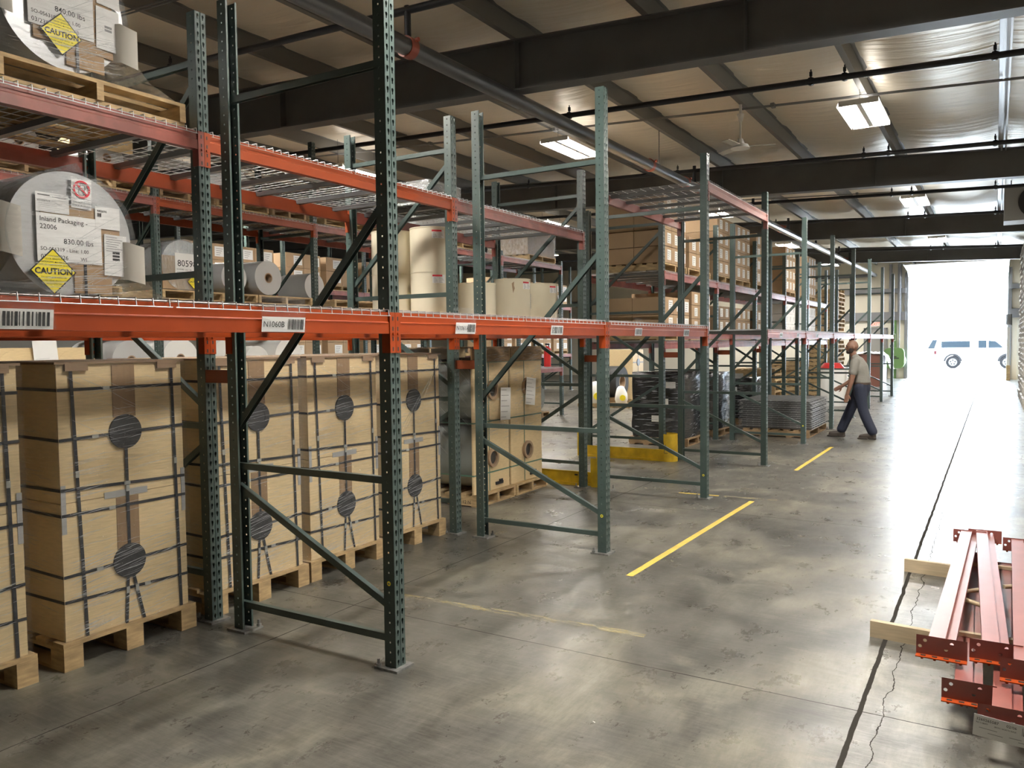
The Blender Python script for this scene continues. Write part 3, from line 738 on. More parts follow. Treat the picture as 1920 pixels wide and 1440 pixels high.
r2_ = reel('upper silver film reel with caution diamond, resting on the upper level', 2.345, 3.352, .318, 1.02, -4.02, None, True)
sheet_label('address_label', (.016, -.185, -.14), (0, 1, -.0), V, .33, .235, r2_, lift=.001,
            texts=[('Inland Packaging -', .015, .195, .034), ('22006', .015, .158, .034), ('840.00 lbs', .13, .092, .038), ('SO-056319 - Line: 1.00', .015, .052, .026), ('03/23/2026', .015, .012, .03), ('WI', .215, .012, .026)])
sheet_label('delivery_note', (.018, .155, -.16), (0, 1, -.02), (0, .02, 1), .125, .215, r2_, rects=[(.045, .115, .04, .012, 2), (.045, .098, .04, .012, 2)])
sheet_label('number_label', (.017, .165, .07), (0, 1, -.05), V, .125, .09, r2_)
caution(r2_, (.026, -.03, -.155), .105)
pallet(-4.53, 2.5, 2.899, 1.1, 1.02, 'pallet jutting under the upper film reel', h=.125, group='pallets under the big reels')

# ------------------------------------------------------------------ cream paper rolls on the middle row
def cream(x, y, z, h, r, lab, tagang=None, tear=False, tz=None):
    t = thing('paper_roll', lab, 'paper roll', (x, y, z), 0, 'cream paper rolls')
    mb = MB(); mb.cyl((0, 0, 0), (0, 0, h), r, 44); mb.cyl((0, 0, h-.006), (0, 0, h+.002), r+.004, 44); ob('roll_body', mb, t, mats=[CREAM])
    if tagang is not None:
        for (da, w, hh, zz, kind) in ((0, .12, .075, h-.03-.075, 0), (.52, .045, .16, h*.25, 1)):
            a = tagang+da; n_ = 5; mb = MB(); vs = []; hw = w/2/r
            for i in range(n_+1):
                q = a-hw+2*hw*i/n_
                for z_ in (zz, zz+hh): vs.append((math.cos(q)*(r+.003), math.sin(q)*(r+.003), z_))
            mb.add(vs, [(2*i, 2*i+2, 2*i+3, 2*i+1) for i in range(n_)], 0)
            if kind == 0:
                vs = []
                for i in range(n_+1):
                    q = a-hw+2*hw*i/n_*.75
                    for z_ in (zz+hh-.016, zz+hh): vs.append((math.cos(q)*(r+.004), math.sin(q)*(r+.004), z_))
                mb.add(vs, [(2*i, 2*i+2, 2*i+3, 2*i+1) for i in range(n_)], 1)
                for k in range(5):
                    for g0, g1 in ((.08, .42), (.5, .92)):
                        q0 = a-hw+2*hw*g0; q1 = a-hw+2*hw*(g0+(g1-g0)*(.5+.5*((k*3+int(g0*10)) % 4)/4)); z_ = zz+.006+k*.01
                        mb.add([(math.cos(q)*(r+.0045), math.sin(q)*(r+.0045), w_) for q in (q0, q1) for w_ in (z_, z_+.003)], [(0, 2, 3, 1)], 2)
            else:
                for k in range(14):
                    z_ = zz+.01+k*.01; mb.add([(math.cos(q)*(r+.0045), math.sin(q)*(r+.0045), w_) for q in (a-hw*.6, a+hw*.3) for w_ in (z_, z_+.004+.003*(k % 2))], [(0, 2, 3, 1)], 3)
            ob('roll_label' if kind == 0 else 'barcode_label', mb, t, mats=[PAPER if kind == 0 else mat('pale_grey_paper', (.55, .54, .5), .6), REDINK, GREY_INK, INK])
    if tear:
        mb = MB(); a = tagang-.95
        mb.add([(math.cos(a+q)*(r+.003), math.sin(a+q)*(r+.003), zz) for q, zz in ((0, h-.05), (.13, h-.03), (.12, h-.07), (.16, h-.1), (.07, h-.15))], [(0, 4, 3, 2, 1)]); ob('torn_patch', mb, t, mats=[CORE])
    return t
BZ = 1.901
cream(-4.47, 5.98, BZ, .40, .2, 'lower cream paper roll of the double stack behind the posts', -.62)
cream(-4.47, 5.98, BZ+.402, .40, .2, 'upper cream paper roll of the double stack behind the posts', -.62)
cream(-4.89, 5.93, BZ, .40, .2, 'lower cream roll tucked behind the double stack'); cream(-4.89, 5.93, BZ+.402, .395, .2, 'upper cream roll tucked behind the double stack')
cream(-4.27, 6.40, BZ, .315, .195, 'plain cream paper roll just past the double stack')
cream(-4.76, 7.42, BZ, .36, .19, 'narrow visible cream roll wedged between two others')
cream(-4.32, 7.16, BZ, .405, .19, 'cream paper roll with a torn wrapper patch', -.1, True)
cream(-4.36, 7.84, BZ, .40, .19, 'cream paper roll at the end of the row, farthest one', -.2)
for k, (yc, wy) in enumerate(((6.22, .92), (7.48, 1.14))):
    pallet(-4.6, yc, 1.8, 1.1, wy, '%s low pallet under the cream paper rolls' % ORD[k], h=.1, group='pallets under the cream rolls')
# cross bars that carry these pallets
# ------------------------------------------------------------------ cartons
_cb = {}
def cartons(x1, y0, z0, nx, ny, nz, sx, sy, sz, desc, group, lab=True, m=None, skip=(), all_=True):
    """stack of cartons, near corner at (x1 front, y0), only outer ones built"""
    m = m or CARD; key = (sx, sy, sz, lab, m.name)
    if key not in _cb:
        mb = MB(); g = .004
        mb.bb((-sx+g, g, g), (-g, sy-g, sz-g), 0); mb.bb((-sx*.5-.025, g, sz-g), (-sx*.5+.025, sy-g, sz-g+.001), 1)
        mb.bb((-g, sy*.5-.001, g), (-g+.001, sy*.5+.001, sz-g), 1) if not lab else None
        body = mb.mesh('carton_body', [m, CARD2])
        lm = None
        if lab:
            mb = MB(); w, h = sy*.48, sz*.62; a, b = sy*.44, sz*.2
            mb.bb((-g, a, b), (-g+.003, a+w, b+h), 0)
            for q in range(4): mb.bb((-g+.003, a+w*.15, b+h*(.15+.2*q)), (-g+.004, a+w*(.5+.1*q), b+h*(.2+.2*q)), 1)
            lm = mb.mesh('carton_label', [PAPER, GREY_INK])
        _cb[key] = (body, lm)
    body, lm = _cb[key]
    for k in range(nz):
        for j in range(ny):
            for i in range(nx):
                if (i, j, k) in skip: continue
                if i > 0 and not all_: continue
                t = thing('carton', '%s, %s row up, %s column%s' % (desc, ORD[k] if k else 'bottom', ORD[j], ', rear' if i else ''), 'box', (x1-i*sx, y0+j*sy, z0+k*sz), 0, group)
                ob('carton_body', body, t)
                if lm and i == 0: ob('carton_label', lm, t)
BF = -4.02
def load_pal(x1, y0, z, ln, wd, lab, h=.12, m=None): return pallet(x1-ln/2, y0+wd/2, z, ln, wd, lab, h=h, m=m, group='pallets in the far part of the middle rack')
# upper level of the far middle row
load_pal(BF, 10.80, 2.652, 1.05, .98, 'pallet at the near end of the faded upper level')
cartons(BF, 10.82, 2.775, 2, 3, 4, .46, .31, .235, 'labelled carton, near upper stack', 'near upper cartons')
load_pal(BF, 11.86, 2.652, 1.05, 1.1, 'second pallet along the faded upper level')
cartons(BF, 11.90, 2.775, 2, 3, 2, .46, .34, .24, 'labelled carton, low second upper stack', 'second upper cartons')
cartons(BF-.4, 11.9, 3.257, 1, 2, 2, .5, .5, .24, 'larger plain carton behind second stack', 'second upper cartons', lab=False)
for q, (y0, ny, nz) in enumerate(((13.32, 3, 4), (14.42, 3, 4), (15.86, 3, 4), (18.4, 3, 4), (20.9, 3, 4))):
    load_pal(BF, y0, 2.652, 1.05, 1.02, '%s pallet under tall cartons on the upper level' % ORD[q])
    cartons(BF, y0+.02, 2.775, 1, ny, nz, .95, .325, .245, 'labelled carton, %s tall upper stack' % ORD[q], '%s tall cartons' % ORD[q])
# lower level
load_pal(BF, 10.80, 1.672, 1.05, 1.1, 'pallet at the near end of the faded lower level')
cartons(BF, 10.85, 1.795, 2, 3, 2, .5, .35, .25, 'labelled carton, near lower stack', 'near lower cartons')
load_pal(BF, 12.0, 1.672, 1.05, 1.0, 'second pallet along the faded lower level')
cartons(BF, 12.02, 1.795, 2, 3, 3, .5, .31, .21, 'labelled carton, second lower stack', 'second lower cartons')
for q, (y0, nz, mm) in enumerate(((13.35, 2, CARD2), (14.45, 2, CARD), (15.9, 2, CARD2), (18.4, 3, WHITER), (20.9, 3, WHITER))):
    load_pal(BF, y0, 1.672, 1.05, 1.02, '%s far pallet on the faded lower level' % ORD[q])
    cartons(BF, y0+.02, 1.795, 1, 3, nz, .95, .325, .23, '%s carton, %s far lower stack' % ('white' if mm is WHITER else 'brown', ORD[q]), '%s far lower cartons' % ORD[q], m=mm)
# shrink-wrapped box on the upper level of the second bay
t = thing('wrapped_box', 'grey film-wrapped box on the upper level behind the second frame', 'box', (-4.32, 5.98, 2.9))
mb = MB(); mb.bb((-.6, -.24, 0), (0, .24, .19)); ob('box_body', mb, t, mats=[mat('dull_grey_board', (.20, .19, .17), .7)])
mb = MB(); mb.bb((-.61, -.25, 0), (.012, .25, .205)); ob('stretch_wrap', mb, t, mats=[WRAPH])
t = thing('parts_bag', 'white bag with red print lying on the upper wire deck', 'bag', (-4.5, 4.45, 2.9))
mb = MB(); mb.cyl((0, -.17, .06), (0, .17, .06), .06, 14); mb.cyl((0, -.2, .04), (0, -.17, .06), .03, 14, r1=.06); mb.box((.05, -.05, .09), (.03, .05, .03), 1); ob('bag_body', mb, t, mats=[WHITEM, REDINK])

# ------------------------------------------------------------------ black wrapped loads and the stack of wire decks
for q, (x, y, w, h) in enumerate(((-4.15, 12.1, .95, 1.04), (-4.12, 13.55, .8, .98), (-4.1, 15.85, .8, .8))):
    t = thing('wrapped_load', '%s pallet load bound in black film under the middle rack' % ORD[q], 'wrapped load', (x, y, .13))
    mb = MB(); rn = random.Random(q); n_ = 9; vs = []
    ring = [(-.9, 0), (-.45, -.01), (0, 0), (.01, w/2), (0, w), (-.9, w)]
    for j in range(n_+1):
        for (a, b) in ring: vs.append((a+rn.uniform(-.02, .02), b+rn.uniform(-.02, .02), h*j/n_))
    m_ = len(ring); mb.add(vs, [(j*m_+i, j*m_+(i+1) % m_, (j+1)*m_+(i+1) % m_, (j+1)*m_+i) for j in range(n_) for i in range(m_)]+[list(range(n_*m_, n_*m_+m_))], 0, True)
    ob('black_film', mb, t, mats=[BLACKW])
    mb = MB(); vs = []
    for j in range(15):
        z = h*j/14; vs += [(.04+rn.uniform(-.02, .02), w-.28+rn.uniform(-.03, .02), z), (.06+rn.uniform(-.03, .03), w-.12, z), (.03, w+.03+rn.uniform(-.02, .02), z), (-.2, w+.04, z)]
    mb.add(vs, [(4*j+i, 4*j+i+1, 4*j+i+5, 4*j+i+4) for j in range(14) for i in range(3)], 0, True); ob('clear_wrap', mb, t, mats=[WRAPH])
    mb = MB(); glint_strands(mb, lambda u, z: (u, -.045, z), -.9, 0, .02, h, 110, 0, 31+q, .05, .002, (.04, .3)); glint_strands(mb, lambda u, z: (.07, u, z), 0, w, .02, h, 90, 0, 33+q, .1, .002, (.03, .2)); ob('film_glint_strands', mb, t, mats=[GLINT])
    for j in range(3):
        sheet_label('paper_label', (-.55+.12*j, -.035, .25+.27*j), (1, 0, 0), V, .16, .1, t)
    pallet(x-.45, y+w/2, 0, 1.0, w+.05, 'pallet below the %s black film load' % ORD[q], h=.125, m=WOODD)
pallet(-3.22, 14.82, 0, 1.12, 1.56, 'weathered double pallet under the stacked wire decks', h=.13, m=WOODD)
a, b = deck_meshes(.76)
for k in range(13):
    for q, yy in enumerate((14.43, 15.21)):
        t = thing('wire_deck', '%s up wire deck in the %s flat stack on the floor pallet' % (UPW[k], ('nearer', 'farther')[q]), 'wire deck', (-2.64+.015*math.sin(k*3), yy+.01*math.cos(k*5), .165+k*.037), 0, ('near deck stack', 'distant deck stack')[q])
        ob('wire_mesh', a, t)
        for c_ in (-.36, 0, .36): ob('support_channel', b, t, (0, c_*.76, 0))

# ------------------------------------------------------------------ far rack loads
CX = -8.5
def roll_x(x, y, z, r, ln, lab, m, core=.06, group=None, board=None, corem=None):
    t = thing('film_roll', lab, 'roll', (x, y, z), 0, group)
    mb = MB(); mb.cyl((0, 0, 0), (-ln, 0, 0), r, 40, 0, False); mb.annulus((0, 0, 0), (1, 0, 0), core, r, 0, 40); ob('roll_body', mb, t, mats=[m])
    mb = MB(); mb.annulus((.002, 0, 0), (1, 0, 0), core*.84, core*1.05, .25, 24); ob('roll_core', mb, t, mats=[corem or CORE])
    if board:
        mb = MB(); mb.bb((-.03, -board, -r-.02), (-.004, board, r+.02)); ob('end_board', mb, t, mats=[KRAFT])
    return t
ups = [(4.5, .82), (5.45, .88), (6.42, .8), (7.25, .85), (8.05, .62), (9.2, .95), (10.2, .9), (12.3, .95)]
for k, (y, w) in enumerate(ups):
    pallet(CX-.5, y, 3.434, 1.05, w, '%s pallet along the far rack upper level' % ORD[k], h=.12, m=WOOD if k % 2 else WOODD, group='pallets on the far rack')
    if k in (0, 1, 3):
        mb = MB(); r = .2
        roll_x(CX-.1, y, 3.554+.235, .2, .85, '%s silver roll resting on the far rack upper level' % ORD[k], SILVER, .05)
    for s in (-1, 1):
        mb = MB(); mb.prism([(0, 0), (.18, 0), (.02, .1)], lambda p, t_: (t_, y+s*(.34-p[0]), 3.554+p[1]), CX-.95, CX-.02)
        if w > .7 and y < 11: tag(ob('wedge_block', mb, None, mats=[CARD]), '%s cardboard wedge beside the %s upper pallet load' % (('near', 'distant')[s > 0], ORD[k]), 'wedge', 'cardboard wedges')
roll_x(CX-.05, 5.5, 3.9+.12, .13, .9, 'cream tube poking from the boarded box up high', KRAFT, .085, board=.24)
for k, (y, w) in enumerate(((4.55, .8), (5.25, .5), (6.46, .9), (7.2, .5), (7.96, .98), (9.4, 1.), (10.4, .9))):
    pallet(CX-.5, y, 2.224, 1.05, w, '%s pallet along the far rack lower level' % ORD[k], h=.12, group='pallets on the far rack')
t = roll_x(CX-.02, 6.34, 2.345+.31, .30, .95, 'film reel marked with a black handwritten number on white paper', SILVER, .05)
sheet_label('number_sheet', (.02, -.13, -.12), U, V, .36, .26, t, texts=[('80598', .03, .1, .11), ('SO-055882 - Line: 1.00', .02, .055, .022), ('12/05/2025     WI', .02, .02, .022)])
caution(t, (.03, .12, -.2), .09)
mb = MB(); mb.bb((0, -.3, -.3), (.01, .3, .1)); ob('end_board', mb, t, mats=[CARD])
mb = MB(); mb.cyl((.02, 0, 0), (-1, 0, 0), .315, 40); ob('stretch_wrap', mb, t, mats=[WRAPV])
roll_x(CX-.02, 7.1, 2.345+.21, .2, .95, 'wrapped silver roll between two far posts', SILVER, .04)
t = roll_x(CX+.02, 7.64, 2.345+.235, .232, .95, 'bare silver roll with open core on the far rack', SILVER, .065)
roll_x(CX-.3, 8.82, 2.345+.2, .2, .6, 'half hidden silver roll past the bare one', SILVER, .05)
for k, (y, r, m_, bd) in enumerate(((4.35, .19, KRAFT, .26), (4.95, .19, KRAFT, .26), (5.62, .24, SILVER, 0), (6.27, .25, WHITER, 0), (6.98, .25, WHITER, 0), (7.45, .2, WHITER, 0), (8.02, .25, WHITER, 0))):
    t = roll_x(CX-.03, y, 1.134+.125+r, r, .9, ('boarded roll with open core, %s along the bottom far level', 'boarded roll with open core, %s along the bottom far level', 'silver roll, %s along the bottom far level')[k] % ORD[k] if k < 3 else 'white roll, %s along the bottom far level' % ORD[k], m_, .06 if k < 6 else .03, 'rolls on the bottom far level', board=bd or None)
    if k < 2:
        sheet_label('packing_sheet', (.06, -.45, -.0), (0, 1, .08), (0, -.08, 1), .25, .28, t, rects=LINES(.25, .1, 4))
for k, y in enumerate((4.6, 5.75, 6.9, 7.9)):
    pallet(CX-.5, y, 1.134, 1.05, .95, '%s pallet along the far rack bottom level' % ORD[k], h=.12, group='pallets on the far rack')
# wrapped brown carton block at the far end of the far rack
t = thing('wrapped_box', 'brown carton block in shiny film on top of the far rack', 'box', (CX, 14.75, 3.56))
mb = MB(); mb.bb((-1, 0, 0), (0, 1.2, .5)); mb.bb((-1, .0, .24), (.002, 1.2, .245), 1); ob('box_body', mb, t, mats=[CARD, CARD2])
mb = MB(); mb.bb((-1.02, -.02, -.01), (.02, 1.22, .52)); ob('stretch_wrap', mb, t, mats=[WRAPV])
pallet(CX-.5, 15.35, 3.434, 1.05, 1.2, 'pallet below the shiny carton block', h=.12)
for k, y in enumerate((11.9, 12.8)):
    t = thing('wrapped_box', '%s white drum bundle in film on the far rack' % ('nearer', 'farther')[k], 'bundle', (CX-.5, y, 3.56))
    mb = MB(); mb.cyl((0, 0, 0), (0, 0, .42), .33, 24); ob('bundle_body', mb, t, mats=[WHITER])
    mb = MB(); mb.cyl((0, 0, 0), (0, 0, .43), .345, 24); ob('stretch_wrap', mb, t, mats=[WRAPV])
# floor level at the end of the far rack
for k, y in enumerate((14.3, 14.95, 15.6)):
    t = roll_x(-8.75, y, .14+.3, .28, .8, '%s film roll between kraft boards on the floor of the far rack' % ORD[k], FILMG, .06)
    t.rotation_euler = (0, 0, math.pi/2) if False else (0, 0, 0)
    mb = MB(); mb.bb((-.8, -.3, -.3), (0, -.275, .3)); ob('end_board', mb, t, mats=[KRAFT])
    pallet(-9.15, y, 0, 1.0, .62, 'old pallet beneath the %s boarded floor roll' % ORD[k], h=.12, m=WOODD)
# beyond: dark reel, white bags, kraft crate with black plugs
t = roll_x(-8.45, 19.6, .62, .42, .6, 'big black coil standing behind the white sacks', RUBBER, .2)
mb = MB(); mb.box((-.3, 0, -.5), (.6, .7, .2)); ob('cradle', mb, t, mats=[WOODD])
for k, (x, y, s) in enumerate(((-8.9, 18.9, .38), (-8.25, 19.05, .3))):
    t = thing('white_sack', ('taller', 'smaller')[k]+' white sack with yellow warning print near the black coil', 'sack', (x, y, .1))
    mb = MB(); rn = random.Random(k); n_ = 10; vs = []
    prof = [(.75, 0), (.95, .3), (.9, .8), (.6, 1.25), (.35, 1.45), (.0, 1.5)]
    for (rr_, zz) in prof:
        for i in range(n_): a_ = 2*math.pi*i/n_; q = s*.6*rr_*(1+rn.uniform(-.12, .12)); vs.append((q*math.cos(a_), q*math.sin(a_), zz*s))
    mb.add(vs, [(j*n_+i, j*n_+(i+1) % n_, (j+1)*n_+(i+1) % n_, (j+1)*n_+i) for j in range(len(prof)-1) for i in range(n_)], 0, True); ob('sack_body', mb, t, mats=[WHITER])
    mb = MB(); mb.cyl((s*.35, -s*.5, s*.5), (s*.4, -s*.58, s*.5), s*.25, 16); ob('warning_print', mb, t, mats=[YEL])
    pallet(x, y, 0, .75, .6, 'pallet under the %s white sack' % ('taller', 'smaller')[k], h=.1)
t = thing('roll_crate', 'distant kraft crate with black plugs and cross straps', 'crate', (-8.4, 20.2, .12))
mb = MB(); mb.bb((-.9, 0, 0), (0, .75, 1.35)); ob('crate_body', mb, t, mats=[KRAFT])
for z in (.35, 1.0):
    mb = MB(); mb.cyl((0, .37, z), (.015, .37, z), .1, 20); ob('end_plug', mb, t, mats=[PLUG])
    mb = MB(); mb.bb((0, 0, z-.01), (.006, .75, z+.01)); mb.bb((0, .36, z-.3), (.005, .38, z+.3)); ob('strap', mb, t, mats=[STRAP])
pallet(-8.85, 20.58, 0, 1, .8, 'pallet beneath the distant kraft crate', h=.12)

# rear storage racks beyond: cartons on beams
def back_rack(x, ys, levels, desc, idx):
    for i, y in enumerate(ys):
        frame(x, y, 4.4, 'B', 'distant green frame of the %s, %s along' % (desc, ORD[i]), 'frames of the %s' % desc)
    for b in range(len(ys)-1):
        for k, z in enumerate(levels):
            beam(x, 1, ys[b]+PW, ys[b+1], z, RED, 'red beam of the %s, %s bay, %s level' % (desc, ORD[b], ('bottom', 'middle', 'top')[k]), 'beams of the %s' % desc)
            beam(x-DEP, -1, ys[b]+PW, ys[b+1], z, RED, 'red rear beam of the %s, %s bay, %s level' % (desc, ORD[b], ('bottom', 'middle', 'top')[k]), 'rear beams of the %s' % desc)
            for q in (0, 1):
                yy = ys[b]+.12+q*1.22
                pallet(x-.6, yy+.52, z+.001, 1.15, 1.04, '%s pallet of the %s, %s bay, %s level' % (('near', 'far')[q], desc, ORD[b], ('bottom', 'middle', 'top')[k]), h=.12, group='pallets of the %s' % desc)
                cartons(x-.03, yy, z+.122, 1, 2, 2 if k < 2 else 1, 1.0, .52, .32, '%s, %s bay, %s, %s' % (desc, ORD[b], ('bottom', 'middle', 'top')[k], ('near', 'far')[q]), 'cartons of the %s' % desc)
back_rack(-13.2, [9.7, 12.3, 14.9, 17.5], [1.3, 2.95], 'rearmost carton rack', 0)
back_rack(-13.0, [20.4, 22.98, 25.56], [1.3, 2.95], 'remote carton rack', 1)

# pallet stacks
def pal_stack(x, y, n, lab, m, z0=0, wx=1.0, wy=1.1, group='stacked pallets'):
    for k in range(n): pallet(x+.015*math.sin(k*4.1), y+.015*math.cos(k*3.3), z0+k*.128, wx, wy, '%s, %s up' % (lab, UPW[k]), h=.126, m=m, group=group)
pal_stack(-4.5, 25.9, 25, 'empty pallet in the tall stack past the end of the middle rack', WOOD, group='tall pallet stack')
pal_stack(-4.7, 18.85, 8, 'empty pallet stacked on the floor under the far middle rack', WOOD, group='low pallet stack')
pal_stack(-4.7, 21.4, 9, 'empty pallet in the farther floor stack under the middle rack', WOOD, group='farther low stack')
for q, (y, n_) in enumerate(((20.6, 30), (22.0, 31), (24.2, 32))):
    pal_stack(1.05, y+1.8, n_, 'pale pallet in the %s high stack by the opposite side' % ORD[q], mat('bleached_pallet_wood', (.6, .57, .52), .6, noise=(9, .6)), wx=1.0, wy=1.15, group='%s opposite stack' % ORD[q])
# bin, drum and sheet goods near the far end
t = thing('white_drum', 'white drum with a red lid near the person', 'drum', (-3.55, 21.6, 0))
mb = MB(); mb.cyl((0, 0, 0), (0, 0, .95), .36, 28); ob('drum_body', mb, t, mats=[WHITEM])
mb = MB(); mb.cyl((0, 0, .95), (0, 0, 1.08), .3, 28, r1=.2); ob('lid', mb, t, mats=[mat('red_plastic', (.6, .03, .03), .4)])
t = thing('brown_bin', 'brown waste bin draped with a white sheet near the far door', 'bin', (-3.9, 31.5, 0))
mb = MB(); mb.bb((-.5, -.5, 0), (.5, .5, 1.15)); ob('bin_body', mb, t, mats=[mat('brown_plastic', (.18, .075, .055), .5)])
mb = MB(); vs = []
for i in range(9):
    for j in range(9):
        a, b_ = -.75+1.5*i/8, -.6+1.2*j/8; vs.append((a, b_, 1.2+.05*math.sin(i*2+j)-(max(0, abs(a)-.5)*2.2)))
mb.add(vs, [(i*9+j, (i+1)*9+j, (i+1)*9+j+1, i*9+j+1) for i in range(8) for j in range(8)], 0, True); ob('sheet', mb, t, mats=[WHITER])

# ------------------------------------------------------------------ column guards
def guard(x0, x1, y, lab, logo, tall_back=False):
    t = thing('rack_guard', lab, 'rack guard', (x0, y, 0))
    mb = MB(); mb.bb((-(x0-x1), -.02, .03), (0, .0, .16)); mb.bb((-(x0-x1), -.05, 0), (0, .02, .03)); ob('rail', mb, t, mats=[GUARD])
    prof = [(.13*math.cos(a), .13*math.sin(a)) for a in [R(-100+i*22) for i in range(11)]]
    mb = MB(); vs = []
    for (a, b_) in prof: vs += [(a-.07, b_+.06, 0), (a-.07, b_+.06, .33 if not tall_back else .38)]
    mb.add(vs, [(2*i, 2*i+2, 2*i+3, 2*i+1) for i in range(10)], 0, True)
    vs = [(x*.93-.004, y_*.93+.004, z) for x, y_, z in vs]; mb.add(vs, [(2*i, 2*i+1, 2*i+3, 2*i+2) for i in range(10)], 0, True)
    ob('post_shield', mb, t, mats=[GUARD])
    mb = MB(); mb.bb((-(x0-x1)-.03, -.03, 0), (-(x0-x1), .14, .34)); ob('post_shield', mb, t, mats=[GUARD])
    if logo:
        mb = MB(); mb.box((-.3, -.0215, .12), (.04, .002, .018)); mb.box((-.2, -.0215, .12), (.1, .002, .014)); mb.cyl((-.25, -.03, .0), (-.25, -.03, .06), .01, 8); ob('maker_mark', mb, t, mats=[INK])
    return t
guard(-3.84, -5.2, 8.27, 'low yellow guard at the foot of the near rack end', True)
t = guard(-3.80, -5.2, 10.5, 'yellow guard with black scribbles at the second rack end', False, True)
mb = MB(); q = .135
for (xa, za), (xb, zb2) in (((.0, .3), (.02, .2)), ((.04, .24), (.02, .12)), ((.02, .12), (.07, .12)), ((.02, .18), (.06, .19)), ((-.02, .3), (-.01, .22))):
    mb.cyl((xa-.1, -.072, za), (xb-.1, -.072, zb2), .004, 4)
ob('scribble', mb, t, mats=[INK])

# ------------------------------------------------------------------ location labels on the aisle-side beam
def loc_label(y, w, txt, lab, z=1.70, h=.062):
    t = thing('location_label', lab, 'label', (AX+.004, y, z), 0, 'beam location labels')
    sheet_label('label_card', (.008, 0, -.005), (0, 1, 0), (.12, 0, 1), w, h, t, texts=[(txt, .006, .02, .034)] if txt else [], bars=[(w*.58 if txt else .01, .01, w*.38 if txt else w-.02, h-.018, 20)])
    mb = MB(); G = 6; vs = []
    for j in range(4):
        for i in range(G+1):
            zz = -.006+(.145)*j/3; vs.append((.014+(.008 if j == 0 else 0)+.003*math.sin(i*1.7+j)-(.0 if j < 3 else .006), -.005+(w+.01)*i/G, zz))
    mb.add(vs, [(j*(G+1)+i, j*(G+1)+i+1, (j+1)*(G+1)+i+1, (j+1)*(G+1)+i) for j in range(3) for i in range(G)], 0, True)
    ob('plastic_sleeve', mb, t, mats=[WRAP]); return t
loc_label(1.20, .21, '', 'barcode card in a clear sleeve on the closest orange beam')
loc_label(2.245, .235, 'N1060B', 'location card N1060B with barcode hanging on the orange beam')
loc_label(3.60, .195, 'N1061A', 'location card N1061A hanging on the second bay beam')
loc_label(4.70, .17, '', 'creased location card towards the end of the second bay beam')
loc_label(6.15, .15, '', 'location card on the third bay beam, nearer one')
loc_label(7.35, .15, '', 'location card on the third bay beam, farther one')
for k, y in enumerate((11.3, 12.4, 13.9)): loc_label(y, .16, '', 'location card on the pale far beams, %s of three' % ORD[k])

# ------------------------------------------------------------------ floor markings
TW = .026
def tape(p, lab, m=TAPEY):
    mb = MB(); (x0, y0), (x1, y1) = p; d = Vector((x1-x0, y1-y0, 0)); n_ = Vector((-d.y, d.x, 0)).normalized()*TW; a = Vector((x0, y0, 0)); e = a+d
    mb.add([a-n_, e-n_, e+n_, a+n_]+[q+Vector((0, 0, .0016)) for q in (a-n_, e-n_, e+n_, a+n_)], [(4, 5, 6, 7), (0, 1, 5, 4), (1, 2, 6, 5), (2, 3, 7, 6), (3, 0, 4, 7)])
    return tag(ob('floor_tape', mb, mats=[m]), lab, 'floor tape')
tape([(-2.177, 5.155), (-2.115, 8.215)], 'long yellow floor tape running beside the second rack bay')
tape([(-2.146, 10.46), (-2.141, 13.05)], 'yellow floor tape farther along, leading to the person')
TW = .02
tape([(-2.93, 8.33), (-2.5, 8.35)], 'thin yellow tape crossing the floor by the third frame')
def worn():
    m = film('worn_tape', .0, 0.0); nt = m.node_tree
    mx = [n for n in nt.nodes if n.type == 'MIX_SHADER'][0]; mr = [n for n in nt.nodes if n.type == 'MAP_RANGE'][0]
    mr.inputs['From Min'].default_value = .45; mr.inputs['From Max'].default_value = .6; mr.inputs['To Min'].default_value = 0; mr.inputs['To Max'].default_value = .6
    gl = [n for n in nt.nodes if n.type == 'BSDF_PRINCIPLED'][0]; gl.inputs['Base Color'].default_value = (.6, .5, .25, 1); gl.inputs['Metallic'].default_value = 0; gl.inputs['Roughness'].default_value = .5
    nz = [n for n in nt.nodes if n.type == 'TEX_NOISE'][0]; nz.inputs['Scale'].default_value = 16
    mp = [n for n in nt.nodes if n.type == 'MAPPING'][0]; mp.inputs['Scale'].default_value = (.5, 2, 1)
    tr = [n for n in nt.nodes if n.type == 'BSDF_TRANSPARENT'][0]; tr.inputs[0].default_value = (1, 1, 1, 1)
    return m
WORN = worn(); TW = .03
tape([(-3.35, 4.03), (-1.65, 4.13)], 'worn pale tape remnant crossing the floor near the closest frame', WORN)
tape([(-2.45, 8.36), (-1.9, 8.39)], 'faint worn tape crossing towards the aisle', WORN)

